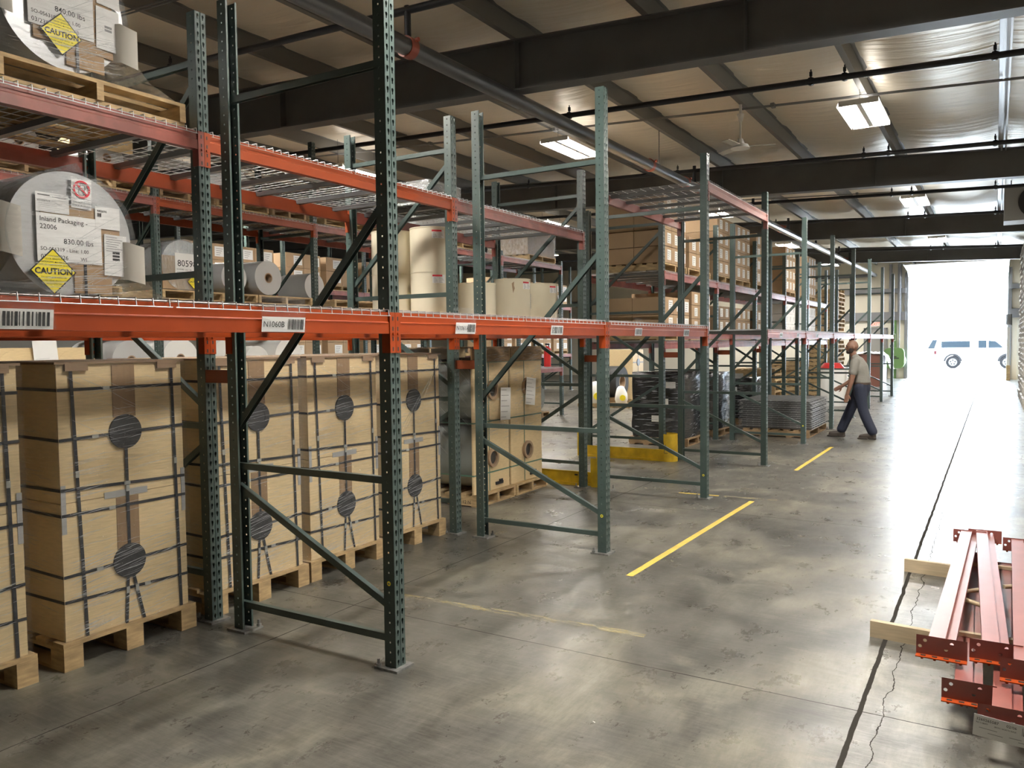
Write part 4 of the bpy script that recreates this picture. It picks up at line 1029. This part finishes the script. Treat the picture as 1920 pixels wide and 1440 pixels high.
# ------------------------------------------------------------------ stack of red beams on boards
def red_beam_proto(L_):
    t = thing('loose_beam', 'x', 'rack beam', (0, 0, 0))
    mb = MB()
    # lying on its side: the wide web up, the step beside it
    prof = [(-.052, 0), (.052, 0), (.052, .026), (.014, .026), (.014, .046), (-.052, .046)]
    mb.prism(prof, lambda p, q: (p[0], q, p[1]), -L_/2, L_/2); ob('beam_bar', mb, t, mats=[OXIDE])
    for s in (-1, 1):
        yy = s*L_/2; mb = MB()
        tr_out = [(-.1, -.035), (.1, -.035), (.1, .05), (-.1, .05)]
        holes = [[(cx+.008*math.cos(a), cz+.008*math.sin(a)) for a in [i*math.pi/4 for i in range(8)]] for cx, cz in ((-.065, .028), (-.085, .0), (.04, .028), (.018, .0))]
        P_ = tr_out+sum(holes, []); tr = tessellate_polygon([[Vector((a, b_, 0)) for a, b_ in q] for q in [tr_out]+holes])
        for dy in (0, .003*s): mb.add([(a, yy+dy, b_) for a, b_ in P_], tr, 0)
        mb.bb((-.1, yy, -.038), (.1, yy+.042*s, -.034), 1)
        for k in range(4): mb.bb((-.08+.045*k, yy+.015*s, -.0335), (-.06+.045*k, yy+.028*s, -.032), 2)
        for k in range(4): mb.cyl((-.075+.05*k, yy+.02*s, -.05), (-.075+.05*k, yy+.02*s, -.038), .006, 6, 1)
        ob('end_connector', mb, t, mats=[OXIDE, ORANGE, INK])
    return t
PB = red_beam_proto(2.36)
pile = [  # x near, y near, x far, y far, z
    ((-.185, 3.98), (-.135, 6.28), .262, 'top red beam on the open side of the pile'),
    ((.02, 4.02), (-.045, 6.36), .262, 'second top red beam of the pile, slanting across'),
    ((.135, 3.82), (.16, 6.2), .262, 'third top red beam of the pile, towards the picture edge'),
    ((-.075, 3.78), (-.115, 6.12), .155, 'lower red beam of the pile bearing nothing on its plate'),
    ((.06, 3.56), (.09, 5.93), .155, 'lower red beam of the pile with a printed card on its end'),
    ((.27, 3.7), (.25, 6.05), .155, 'outermost lower red beam of the pile')]
for i, (a, b_, z, lab) in enumerate(pile):
    t = PB if i == 0 else copy_tree(PB)
    t.location = ((a[0]+b_[0])/2, (a[1]+b_[1])/2, z); t.rotation_euler = (0, 0, -math.atan2(b_[0]-a[0], b_[1]-a[1])); t['label'] = lab; t['group'] = 'pile of red beams'
    if i == 4: tgt = t
tg = sheet_label('shipping_card', (-.115, -1.225, -.06), (1, 0, -.06), (.06, 0, 1), .235, .085, tgt,
            texts=[('3260265587', .008, .064, .015), ('02/06', .108, .063, .015), ('921118097', .008, .052, .009), ('BNYC NORTH BASE', .07, .05, .008)], bars=[(.16, .045, .065, .03, 16)], rects=[(.02, .035, .06, .002, 2), (.05, .02, .05, .002, 2), (.12, .025, .04, .002, 2), (.15, .015, .05, .002, 2)], bend=.006)
for k, (x0, y0, x1, y1) in enumerate(((-.57, 4.72, .42, 4.62), (-.53, 6.19, .42, 6.10))):
    mb = MB(); d = Vector((x1-x0, y1-y0, 0)); L_ = d.length
    for z0, z1 in ((0, .089),): mb.bb((0, 0, z0), (L_, .038, z1))
    o = ob('wooden_batten', mb, None, (x0, y0, 0), math.atan2(d.y, d.x), mats=[PINE]); tag(o, ('nearer', 'farther')[k]+' pine batten laid under the pile of red beams', 'batten', 'battens under the red beams')
for k, (xa, ya, xb, yb, z, lab) in enumerate(((-.13, 5.0, .0, 5.12, .243, 'small pine spacer stick between the top red beams'), (-.13, 4.85, .0, 4.74, .243, 'second pine spacer stick in the red beam pile'), (.06, 5.2, .14, 5.26, .243, 'pine spacer stick near the outer red beams'))):
    mb = MB(); a_ = Vector((xa, ya, z-.0)); c_ = Vector((xb, yb, z)); mb.cyl(a_, c_, .014, 4); tag(ob('spacer_stick', mb, mats=[PINE]), lab, 'stick', 'spacer sticks')
for k, (xa, yy, z0, zz) in enumerate(((-.15, 4.68, .09, .117), (-.15, 6.14, .09, .117))): pass
for k, yy in enumerate((4.35, 5.75)):
    mb = MB(); mb.bb((-.2, yy, .203), (.32, yy+.03, .222)); tag(ob('wooden_lath', mb, mats=[PINE]), ('front', 'rear')[k]+' thin slat between the layers of red beams', 'slat', 'slats between red beams')

# ------------------------------------------------------------------ ceiling services
mb = MB()
t = thing('main_pipe', 'long grey steel sprinkler main hung under the rafters', 'pipe', (-4.5, 2, 4.24))
mb.cyl((0, -8, -.03), (.03, 35.6, .2), .078, 20); mb.cyl((.03, 35.6, .2), (-7, 35.7, .2), .07, 12); ob('pipe_run', mb, t, mats=[PIPEG])
for yy in (5.72, 11.5, 13.1, 13.7, 15.2, 20.1, 23.2, 26.4, 29.6):
    mb = MB(); z = -.0+.2*yy/33; mb.cyl((0, yy-2-.05, z-.0), (0, yy-2+.05, z), .093, 20); mb.cyl((.09, yy-2, z+.05), (.12, yy-2, z+.05), .02, 8); ob('coupling', mb, t, mats=[REDFIT])
for yy in (5.72, 13.6, 17.5, 20.9, 24.5, 28.5):
    mb = MB(); z = .2*yy/33; mb.cyl((0, yy-2, z+.05), (0, yy-2, z+.36), .03, 10); ob('riser', mb, t, mats=[PIPEB])
for yy in (7.66, 11.9, 15.3, 18.9, 22.9, 27.0):
    mb = MB(); z = .2*yy/33; mb.cyl((0, yy-2, z+.08), (0, yy-2, z+.60), .006, 6); mb.cyl((0, yy-2-.008, z), (0, yy-2+.008, z), .084, 20, 0, False); ob('hanger_rod', mb, t, mats=[PIPEB])
for k, yy in enumerate((1.9, 5.72, 9.45, 13.6, 17.5, 20.9, 24.5, 28.5, 32.4)):
    t = thing('sprinkler_pipe', 'black sprinkler branch pipe crossing the ceiling, %s from the camera' % ORD[k], 'pipe', (-4.5, yy, 4.60), 0, 'sprinkler branch pipes')
    mb = MB(); mb.cyl((-18, 0, .594), (10, 0, -.33), .034, 10); ob('pipe_run', mb, t, mats=[PIPEB])
    for x in [-15.3+1.5*i*2 for i in range(9)]+[3.05, 4.45, 6.05]:
        z = .594-.924*(x+18)/28; mb = MB(); mb.cyl((x, 0, z), (x, 0, z+.13), .008, 6); mb.box((x, 0, z+.08), (.03, .02, .05)); mb.cyl((x, -.02, z), (x, .02, z), .045, 10); ob('pipe_hanger', mb, t, mats=[PIPEB])
tube_mat = emit('fluorescent_tube_glow', (1, .96, .88), 22)
def fixture(x, y, z, lab):
    t = thing('ceiling_light', lab, 'ceiling light', (x, y, z), 0, 'fluorescent high bays')
    mb = MB()
    mb.bb((-.23, -.62, .03), (.23, .62, .045)); mb.bb((-.23, -.63, -.02), (.23, -.61, .045)); mb.bb((-.23, .61, -.02), (.23, .63, .045)); mb.bb((-.03, -.62, -.01), (.03, .62, .04))
    for s in (-1, 1):
        mb.add([(s*.23, -.62, .04), (s*.25, -.62, -.02), (s*.25, .62, -.02), (s*.23, .62, .04)], [(0, 1, 2, 3)])
    ob('housing', mb, t, mats=[WHITEM])
    for q in (-.185, -.12, -.06, .06, .12, .185):
        mb = MB(); mb.cyl((q, -.6, .005), (q, .6, .005), .0085, 8); ob('tube', mb, t, mats=[tube_mat])
    mb = MB()
    for s in (-.5, .5): mb.cyl((0, s, .045), (0, s, zt(x)+.19-z), .003, 4)
    ob('hanger_wire', mb, t, mats=[PIPEB])
    for sx in (-.122, .122):
        L_ = bpy.data.lights.new('lamp_light', 'AREA'); L_.shape = 'RECTANGLE'; L_.size = .165; L_.size_y = 1.2; L_.energy = LAMP_W*.55; L_.color = LAMP_COL
        lo = bpy.data.objects.new('lamp_light', L_); C.objects.link(lo); lo.parent = t; lo.location = (sx, 0, .024)
    L2_ = bpy.data.lights.new('uplight', 'AREA'); L2_.shape = 'RECTANGLE'; L2_.size = .1; L2_.size_y = 1.1; L2_.energy = LAMP_W*.016; L2_.color = LAMP_COL
    lo = bpy.data.objects.new('uplight', L2_); C.objects.link(lo); lo.parent = t; lo.location = (0, 0, .06); lo.rotation_euler = (math.pi, 0, 0)
for x, zf, cn in ((-1.5, 4.57, 'main aisle'), (-5.75, 4.71, 'middle rack'), (-10.25, 4.87, 'rear passage'), (-14.6, 5.05, 'rearmost rack'), (2.8, 4.45, 'opposite side as added fill'), (6.9, 4.45, 'outer unseen side as added fill')):  # last two columns are unseen, added to throw more light on the crates
    for k, y in enumerate((3.81, 11.43, 19.05, 26.67, 34.3)):
        if x > 2 and k > 2 or x == -14.6 and k in (0, 4) or x == -1.5 and k == 4: continue
        fixture(x, y, zf, 'lit fluorescent fixture over the %s, %s from the camera end' % (cn, ORD[k]))
# conduits along X
for k, (y, x0, x1) in enumerate(((11.1, -16, 2.9), (18.7, -16, 2.9), (26.3, -16, 2.9), (3.5, -16, 2.9), (5.05, -14, -3))):
    mb = MB()
    for s in (0, .05): mb.cyl((x0, y+s, zt(x0)-.03), (x1, y+s, zt(x1)-.03), .009, 6)
    for x in (-12, -8.3, -5.9, -2.6, 1): mb.box((x, y+.02, zt(x)-.03), (.05, .1, .05))
    tag(ob('conduit', mb, mats=[mat('grey_conduit', (.2, .2, .2), .5, .3)]), 'thin pair of conduits crossing under the purlins, %s run' % ORD[k], 'conduit', 'ceiling conduits')
# ceiling fan
t = thing('ceiling_fan', 'white ceiling fan on a short rod under the purlins', 'fan', (-3.0, 11.0, 4.28))
mb = MB(); mb.cyl((0, 0, .44), (0, 0, zt(-3.0)-4.279), .02, 12); mb.cyl((0, 0, .1), (0, 0, .42), .013, 8); mb.cyl((0, 0, .33), (0, 0, .43), .025, 14, r1=.05); ob('down_rod', mb, t, mats=[WHITEM])
mb = MB(); mb.cyl((0, 0, -.03), (0, 0, .02), .13, 24, r1=.1); mb.cyl((0, 0, .02), (0, 0, .1), .06, 18, r1=.035); ob('motor', mb, t, mats=[WHITEM])
for k in range(3):
    a_ = R(20+120*k); mb = MB(); rot = Matrix.Rotation(a_, 3, 'Z') @ Matrix.Rotation(R(8), 3, 'X')
    mb.box(Matrix.Rotation(a_, 3, 'Z') @ Vector((.28, 0, .0)), (.34, .1, .006), 0, rot); ob('blade', mb, t, mats=[mat('pale_fan_blade', (.55, .54, .5), .5)])
# unit heater
t = thing('unit_heater', 'grey ceiling unit heater with a round black fan grille', 'heater', (.72, 19.0, 4.33))
mb = MB(); mb.bb((-.62, 0, -.33), (.62, .7, .33)); ob('heater_cabinet', mb, t, mats=[mat('heater_grey', (.33, .34, .35), .5)])
mb = MB(); mb.cyl((-.05, -.03, .02), (-.05, 0, .02), .33, 32); ob('fan_shroud', mb, t, mats=[GRILL])
for k in range(4):
    a_ = R(45+90*k); mb = MB(); mb.box((-.05+.16*math.cos(a_), -.045, .02+.16*math.sin(a_)), (.28, .012, .1), 0, Matrix.Rotation(-a_, 3, 'Y')); ob('fan_blade', mb, t, mats=[PIPEB])
mb = MB()
for s in (-.5, .5): mb.cyl((s, .35, .33), (s, .35, .62), .01, 6)
ob('hanger_rod', mb, t, mats=[PIPEB])

# ------------------------------------------------------------------ far-end fittings
t = thing('charger_cover', 'rounded lime green equipment hood mounted beside the loading door', 'equipment', (-3.72, YE-.2, .88))
mb = MB(); n_ = 28; prof = []
for i in range(n_):
    a_ = 2*math.pi*i/n_; c_, s_ = math.cos(a_), math.sin(a_); prof.append((.40*abs(c_)**.45*(1 if c_ > 0 else -1), .44*abs(s_)**.45*(1 if s_ > 0 else -1)))
mb.prism(prof, lambda p, q: (p[0], q, p[1]), -.22, .14); ob('hood', mb, t, mats=[LIME])
mb = MB(); mb.bb((-.25, -.24, -.02), (.2, -.22, .02)); mb.bb((-.1, -.24, .04), (.1, -.22, .08)); ob('slot', mb, t, mats=[INK])
mb = MB(); pts = [(.45*math.cos(q)+.0, -.15, .35*math.sin(q)-.1) for q in [R(60-15*i) for i in range(12)]]
for a, b_ in zip(pts, pts[1:]): mb.cyl(a, b_, .02, 6)
ob('hose', mb, t, mats=[WHITEM])
t = tag(sheet_label('wall_sign', (-3.90, YE-.19, 1.62), (1, 0, 0), V, .22, .3, None, mats=[LIME, WHITEM], rects=[(.0, .0, .22, .015, 1), (0, .285, .22, .015, 1), (0, 0, .015, .3, 1), (.205, 0, .015, .3, 1), (.05, .05, .1, .03, 1)]), 'small green sign with white border on the green column', 'sign')
t = tag(sheet_label('wall_sign', (-3.95, YE-.19, 1.25), (1, 0, 0), V, .2, .3, None, texts=[('O', .04, .08, .2)]), 'white placard with a black ring below the green sign', 'sign')
mb = MB(); mb.cyl((-3.42, YE+1.6, 0), (-3.42, YE+1.6, 1.35), .085, 20); mb.cyl((-3.42, YE+1.6, 1.35), (-3.42, YE+1.6, 1.4), .085, 20, r1=.03)
tag(ob('bollard', mb, mats=[mat('bollard_yellow', (.9, .7, .03), .5)]), 'yellow bollard outside beside the loading door', 'bollard')
mb = MB(); mb.cyl((.42, 37.3, 2.2), (.42, 37.3, 2.62), .12, 12); mb.bb((.37, 37.2, .3), (.47, 37.4, 2.1), 1); mb.bb((.36, 37.15, 0), (.5, 37.4, .6), 2)
tag(ob('door_operator', mb, mats=[GREYT, WHITEM, WOOD]), 'grey door operator chain box beside the opening', 'door operator')
t = thing('fire_extinguisher', 'red fire extinguisher standing on the far rack', 'extinguisher', (-8.6, 15.75, 1.137))
mb = MB(); mb.cyl((0, 0, 0), (0, 0, .4), .08, 18); mb.cyl((0, 0, .4), (0, 0, .46), .08, 18, r1=.03); ob('cylinder_body', mb, t, mats=[mat('extinguisher_red', (.62, .03, .03), .35)])
mb = MB(); mb.box((0, .0, .5), (.1, .03, .04)); mb.cyl((.03, 0, .5), (.09, 0, .25), .012, 6); ob('handle', mb, t, mats=[INK])

# ------------------------------------------------------------------ outside
mb = MB(); mb.bb((-60, YE+.15, -.25), (50, 120, -.02)); struct('ground', mb, [mat('pale_concrete_yard', (.62, .61, .6), .8, noise=(.4, .93))])
t = thing('distant_building', 'pale building across the yard', 'building', (-10, 84, 0))
mb = MB(); mb.bb((-14, 0, 0), (22, 10, 9)); ob('building_wall', mb, t, mats=[mat('white_siding', (.85, .85, .85), .7)])
mb = MB(); mb.bb((4.6, -.05, 5.25), (5.5, 0, 5.31)); mb.bb((4.6, -.05, 4.9), (5.5, 0, 5.0)); ob('building_sign', mb, t, mats=[mat('sign_blue', (.12, .16, .3), .6)])
t = thing('light_pole', 'grey yard light pole with a slanted lamp head', 'lamp post', (.7, 70, 0))
mb = MB(); mb.cyl((0, 0, 0), (0, 0, 6.0), .09, 12, r1=.06); ob('pole', mb, t, mats=[GREYT])
mb = MB(); mb.box((-.35, 0, 6.05), (.7, .3, .12), 0, Matrix.Rotation(R(18), 3, 'Y')); ob('lamp_head', mb, t, mats=[GREYT])
# pickup truck with topper, driving towards +X
t = thing('pickup_truck', 'white pickup truck with a windowed topper parked outside', 'truck', (-.65, 52.4, -.02))
Wd = 1.85
def side(poly, name, m, x_off=0, w=Wd, y0=0):
    mb = MB(); mb.prism(poly, lambda p, q: (p[0], q, p[1]), y0, y0+w); return ob(name, mb, t, mats=[m])
body = [(-2.75, .45), (-1.95, .42), (-1.9, .75), (-1.45, .85), (-1.0, .75), (-.95, .40), (.72, .40), (.77, .75), (1.2, .85), (1.65, .75), (1.7, .42), (2.65, .45), (2.7, .95), (2.55, 1.05), (1.35, 1.12), (-2.75, 1.1)]
side(body, 'body', CARW)
side([(-.35, 1.12), (1.35, 1.12), (.72, 1.66), (.55, 1.72), (-.3, 1.72)], 'cab', CARW, w=Wd-.2, y0=.1)
side([(-2.85, 1.1), (-.4, 1.1), (-.4, 1.74), (-2.35, 1.74)], 'topper', CARW, w=Wd-.1, y0=.05)
for nm, poly in (('topper_window', [(-2.05, 1.2), (-.6, 1.2), (-.6, 1.58), (-2.05, 1.58)]), ('cab_window', [(-.2, 1.18), (.2, 1.18), (.2, 1.6), (-.2, 1.6)]), ('cab_window', [(.3, 1.18), (1.05, 1.18), (.65, 1.55), (.3, 1.6)]), ('rear_window', [(-2.75, 1.16), (-2.4, 1.16), (-2.25, 1.66), (-2.5, 1.66)])):
    side(poly, nm, mat('sky_blue_glass', (.0035, .0065, .0095), .3, spec=.1), w=.03, y0=.02)
for x in (-1.45, 1.2):
    for y in (.0, Wd-.22):
        mb = MB(); mb.cyl((x, y, .37), (x, y+.22, .37), .36, 32); mb.annulus((x, y-.004, .37), (0, -1, 0), .0, .22, 0, 24, 1)
        for k in range(5): a_ = R(72*k+18); mb.cyl((x+.12*math.cos(a_), y-.012, .37+.12*math.sin(a_)), (x+.12*math.cos(a_), y-.005, .37+.12*math.sin(a_)), .035, 8, 0)
        ob('wheel', mb, t, mats=[mat('tyre_rubber', (.0035, .0035, .004), .9, spec=.1), mat('alloy_wheel', (.013, .013, .014), .6)])
for x in (-1.45, 1.2):
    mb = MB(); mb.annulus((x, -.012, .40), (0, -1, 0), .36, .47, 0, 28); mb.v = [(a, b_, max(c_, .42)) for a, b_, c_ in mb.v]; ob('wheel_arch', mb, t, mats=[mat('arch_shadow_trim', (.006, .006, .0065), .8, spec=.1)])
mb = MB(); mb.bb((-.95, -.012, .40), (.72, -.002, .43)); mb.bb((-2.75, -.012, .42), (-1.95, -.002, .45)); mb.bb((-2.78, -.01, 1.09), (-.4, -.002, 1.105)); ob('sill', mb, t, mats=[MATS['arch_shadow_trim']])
mb = MB(); mb.box((-2.35, -.008, .93), (.14, .02, .2)); ob('tail_light', mb, t, mats=[mat('tail_light_red', (.016, .001, .002), .4, spec=.1)])
mb = MB(); mb.box((-2.9, .9, .5), (.5, .1, .08)); ob('hitch', mb, t, mats=[GREYT])

# ------------------------------------------------------------------ person
def limb(pts, radii, sub=4, n=14):
    """closed tapering tube with rounded ends through the joints; radii (depth, width) or one number"""
    P = [Vector(p) for p in pts]; rad = [r if isinstance(r, tuple) else (r, r) for r in radii]
    Q = []; Rr = []
    for i in range(len(P)-1):
        p0 = P[max(i-1, 0)]; p1 = P[i]; p2 = P[i+1]; p3 = P[min(i+2, len(P)-1)]
        for k in range(sub):
            f = k/sub; Q.append(.5*((2*p1)+(p2-p0)*f+(2*p0-5*p1+4*p2-p3)*f*f+(3*p1-p0-3*p2+p3)*f**3))
            g = f*f*(3-2*f); Rr.append(tuple(rad[i][c]*(1-g)+rad[i+1][c]*g for c in (0, 1)))
    Q.append(P[-1]); Rr.append(rad[-1])
    d0 = (Q[1]-Q[0]).normalized(); d1 = (Q[-1]-Q[-2]).normalized(); m = min(Rr[0]); e = min(Rr[-1])
    Q = [Q[0]-d0*m*a for a in (.95, .7, .35)]+Q+[Q[-1]+d1*e*a for a in (.35, .7, .95)]
    Rr = [tuple(c*b for c in Rr[0]) for b in (.25, .7, .93)]+Rr+[tuple(c*b for c in Rr[-1]) for b in (.93, .7, .25)]
    vs = []; fs = []
    for i, q in enumerate(Q):
        d = (Q[min(i+1, len(Q)-1)]-Q[max(i-1, 0)]).normalized()
        lat = Vector((0, 1, 0)); lat = (lat-d*lat.dot(d))
        lat = lat.normalized() if lat.length > .2 else d.orthogonal().normalized()
        b = lat.cross(d)
        for k in range(n):
            t_ = 2*math.pi*k/n; vs.append(q+b*(math.cos(t_)*Rr[i][0])+lat*(math.sin(t_)*Rr[i][1]))
    for i in range(len(Q)-1):
        for k in range(n): fs.append([i*n+k, (i+1)*n+k, (i+1)*n+(k+1) % n, i*n+(k+1) % n])
    fs.append(list(range(n))); fs.append([(len(Q)-1)*n+k for k in range(n)][::-1])
    vol = sum(vs[f[0]].dot(vs[f[i]].cross(vs[f[i+1]])) for f in fs for i in range(1, len(f)-1))
    if vol < 0: fs = [f[::-1] for f in fs]
    return vs, fs
def remesh(mb, vox, name, m, parent):
    me = mb.mesh(name, [m]); o = bpy.data.objects.new(name, me); C.objects.link(o)
    rm = o.modifiers.new('r', 'REMESH'); rm.mode = 'VOXEL'; rm.voxel_size = vox; rm.use_smooth_shade = True
    sm = o.modifiers.new('m', 'SMOOTH'); sm.iterations = 3; sm.factor = .5
    bpy.context.view_layer.update()
    m2 = bpy.data.meshes.new_from_object(o.evaluated_get(bpy.context.evaluated_depsgraph_get())); bpy.data.objects.remove(o)
    m2.materials.clear(); m2.materials.append(m)
    for p in m2.polygons: p.use_smooth = True
    return ob(name, m2, parent)
PX, PY = -2.02, 14.45
t = thing('person', 'bald bearded person in a grey tee and dark trousers striding across the aisle', 'person', (PX, PY, 0))
X = lambda x: x-PX
SKINM = mat('skin_tone', (.24, .125, .085), .5)
hip = (X(-1.93), 0, .88); ch = (X(-1.95), 0, 1.16); sh = (X(-2.0), 0, 1.30); nk = (X(-2.035), 0, 1.38); hd0 = (X(-2.06), 0, 1.45)
# left side is towards the camera (-Y)
lsh = (X(-1.99), -.17, 1.29); lel = (X(-2.03), -.235, 1.0); lwr = (X(-2.10), -.22, .755)
rsh = (X(-1.99), .17, 1.29); rel = (X(-2.05), .24, 1.02); rwr = (X(-2.25), .22, .86)
lhp = (X(-1.92), -.09, .85); lkn = (X(-1.87), -.10, .48); lan = (X(-1.725), -.11, .13)
rhp = (X(-1.94), .09, .85); rkn = (X(-2.09), .10, .48); ran = (X(-2.235), .10, .12)
mb = MB()
def addp(b, vf, sm=True): b.add(vf[0], vf[1], 0, sm)
addp(mb, limb([hip, ch, sh, nk, hd0], [(.1, .13), (.11, .15), (.08, .13), (.055, .055), (.055, .055)]))
addp(mb, limb([lsh, lel, lwr], [.056, .043, .029])); addp(mb, limb([rsh, rel, rwr], [.056, .043, .029]))
addp(mb, limb([lhp, lkn, lan], [.088, .056, .042])); addp(mb, limb([rhp, rkn, ran], [.088, .056, .042]))
# head: face towards -X, turned slightly to the camera
Rh = Matrix.Rotation(R(14), 3, 'Z')
hc = Vector((X(-2.058), 0, 1.535)); vs = []; fs = []; n1, n2 = 16, 12
for j in range(n2+1):
    th = math.pi*j/n2
    for i in range(n1):
        a_ = 2*math.pi*i/n1; x = math.sin(th)*math.cos(a_); y = math.sin(th)*math.sin(a_); z = math.cos(th)
        sx = .096; sy = .074; sz = .112
        if z < 0: sy *= 1+.25*z; x2 = x*(1+.18*z) - .12*(-z)
        else: x2 = x
        vs.append(hc+Rh @ Vector((x2*sx, y*sy, z*sz)))
fs = [(j*n1+i, (j+1)*n1+i, (j+1)*n1+(i+1) % n1, j*n1+(i+1) % n1) for j in range(n2) for i in range(n1)]
mb.add(vs, fs, 0, True)
def blob(b, c, d, mi=0, seg=8):
    vs = []; fs = []
    for j in range(seg+1):
        th = math.pi*j/seg
        for i in range(seg): a_ = 2*math.pi*i/seg; vs.append(hc+Rh @ Vector((c[0]+d[0]*math.sin(th)*math.cos(a_), c[1]+d[1]*math.sin(th)*math.sin(a_), c[2]+d[2]*math.cos(th))))
    b.add(vs, [(j*seg+i, (j+1)*seg+i, (j+1)*seg+(i+1) % seg, j*seg+(i+1) % seg) for j in range(seg) for i in range(seg)], mi, True)
blob(mb, (-.1, 0, -.022), (.022, .014, .024)); blob(mb, (-.088, 0, .018), (.016, .045, .01)); blob(mb, (-.088, 0, -.062), (.014, .024, .009)); blob(mb, (-.078, 0, -.098), (.022, .028, .02))
blob(mb, (.012, -.077, -.012), (.018, .012, .03)); blob(mb, (.012, .077, -.012), (.018, .012, .03))
def hand(w, d, curl):
    w = Vector(w); d = Vector(d).normalized(); s_ = Vector((0, 1, 0)).cross(d).normalized()
    palm = w+d*.085
    addp(mb, limb([w, w+d*.045, palm], [(.028, .022), (.038, .018), (.036, .016)]))
    for k, (o_, ln) in enumerate(((-.027, .068), (-.009, .078), (.009, .074), (.026, .058))):
        b0 = palm+s_*o_-d*.012; b1_ = b0+d*ln*.5; b2_ = b1_+(d+Vector((-.5, 0, -.1))*curl).normalized()*ln*.5
        addp(mb, limb([b0, b1_, b2_], [.0098, .009, .008], 3, 8))
    b0 = w+d*.03-s_*.025; b1_ = b0-s_*.03+d*.03; addp(mb, limb([b0, b1_, b1_+d*.03], [.013, .0105, .009], 3, 8))
hand(lwr, (-.15, 0, -1), .7); hand(rwr, (-.85, 0, -.5), .3)
remesh(mb, .0075, 'body', SKINM, t)
mb = MB()
blob(mb, (-.062, 0, -.088), (.04, .058, .034)); blob(mb, (-.025, -.055, -.06), (.035, .016, .045)); blob(mb, (-.025, .055, -.06), (.035, .016, .045)); blob(mb, (-.093, 0, -.05), (.012, .026, .006))
ob('beard', mb, t, mats=[mat('dark_beard', (.035, .024, .02), .9)])
mb = MB()
for s in (-1, 1): blob(mb, (-.086, s*.03, .004), (.01, .012, .007), 0, 6)
ob('eyes', mb, t, mats=[mat('eye_dark', (.05, .04, .035), .3)])
mb = MB()
for s in (-1, 1): blob(mb, (-.096, s*.03, .024), (.008, .02, .004), 0, 6)
ob('eyebrows', mb, t, mats=[MATS['dark_beard']])
SH = mat('heather_grey_tee', (.235, .225, .205), .9, bump=(14, .6, (1, 1, 3)))
mb = MB(); e1 = Vector(lsh).lerp(Vector(lel), .62); e2 = Vector(rsh).lerp(Vector(rel), .62)
addp(mb, limb([(X(-1.905), 0, .94), (X(-1.92), 0, 1.05), (X(-1.945), 0, 1.18), (X(-1.98), 0, 1.28), (X(-2.015), 0, 1.355)], [(.135, .165), (.13, .16), (.135, .185), (.11, .175), (.065, .08)], 5, 20))
addp(mb, limb([lsh, e1], [.074, .07])); addp(mb, limb([rsh, e2], [.074, .07]))
remesh(mb, .011, 'shirt', SH, t)
TR = mat('navy_work_trousers', (.018, .023, .045), .8, bump=(9, .5))
mb = MB()
addp(mb, limb([(X(-1.905), 0, .93), (X(-1.91), 0, .84), (X(-1.92), 0, .76)], [(.125, .15), (.14, .165), (.12, .14)], 4, 18))
addp(mb, limb([lhp, lkn, (lan[0], lan[1], .13)], [.108, .083, .078])); addp(mb, limb([rhp, rkn, (ran[0], ran[1], .13)], [.108, .083, .078]))
remesh(mb, .011, 'trousers', TR, t)
mb = MB(); mb.cyl((X(-1.915), 0, .905), (X(-1.915), 0, .94), .147, 28)
mb.v = [(x, y*1.12, z) for x, y, z in mb.v]
ob('belt', mb, t, mats=[mat('brown_leather', (.05, .03, .02), .5)])
for s, (a_, lift) in enumerate(((lan, 0), (ran, .01))):
    mb = MB(); fx, fy = a_[0], a_[1]
    addp(mb, limb([(fx, fy, .19), (fx+.005, fy, .07)], [.05, .052])); addp(mb, limb([(fx+.02, fy, .055), (fx-.08, fy, .052), (fx-.175, fy, .042+lift)], [(.05, .042), (.046, .044), (.034, .044)]))
    mb.bb((fx-.23, fy-.045, 0), (fx-.07, fy+.045, .02)); mb.bb((fx-.05, fy-.04, 0), (fx+.06, fy+.04, .03))
    remesh(mb, .009, 'boot', mat('dark_brown_boot', (.045, .035, .028), .6), t)

# door portal helps the daylight sampling
PL = bpy.data.lights.new('door_portal', 'AREA'); PL.shape = 'RECTANGLE'; PL.size = DX1-DX0; PL.size_y = DZ; PL.cycles.is_portal = True
po = bpy.data.objects.new('door_portal', PL); C.objects.link(po); po.location = ((DX0+DX1)/2, YE+.25, DZ/2); po.rotation_euler = (R(-90), 0, 0)
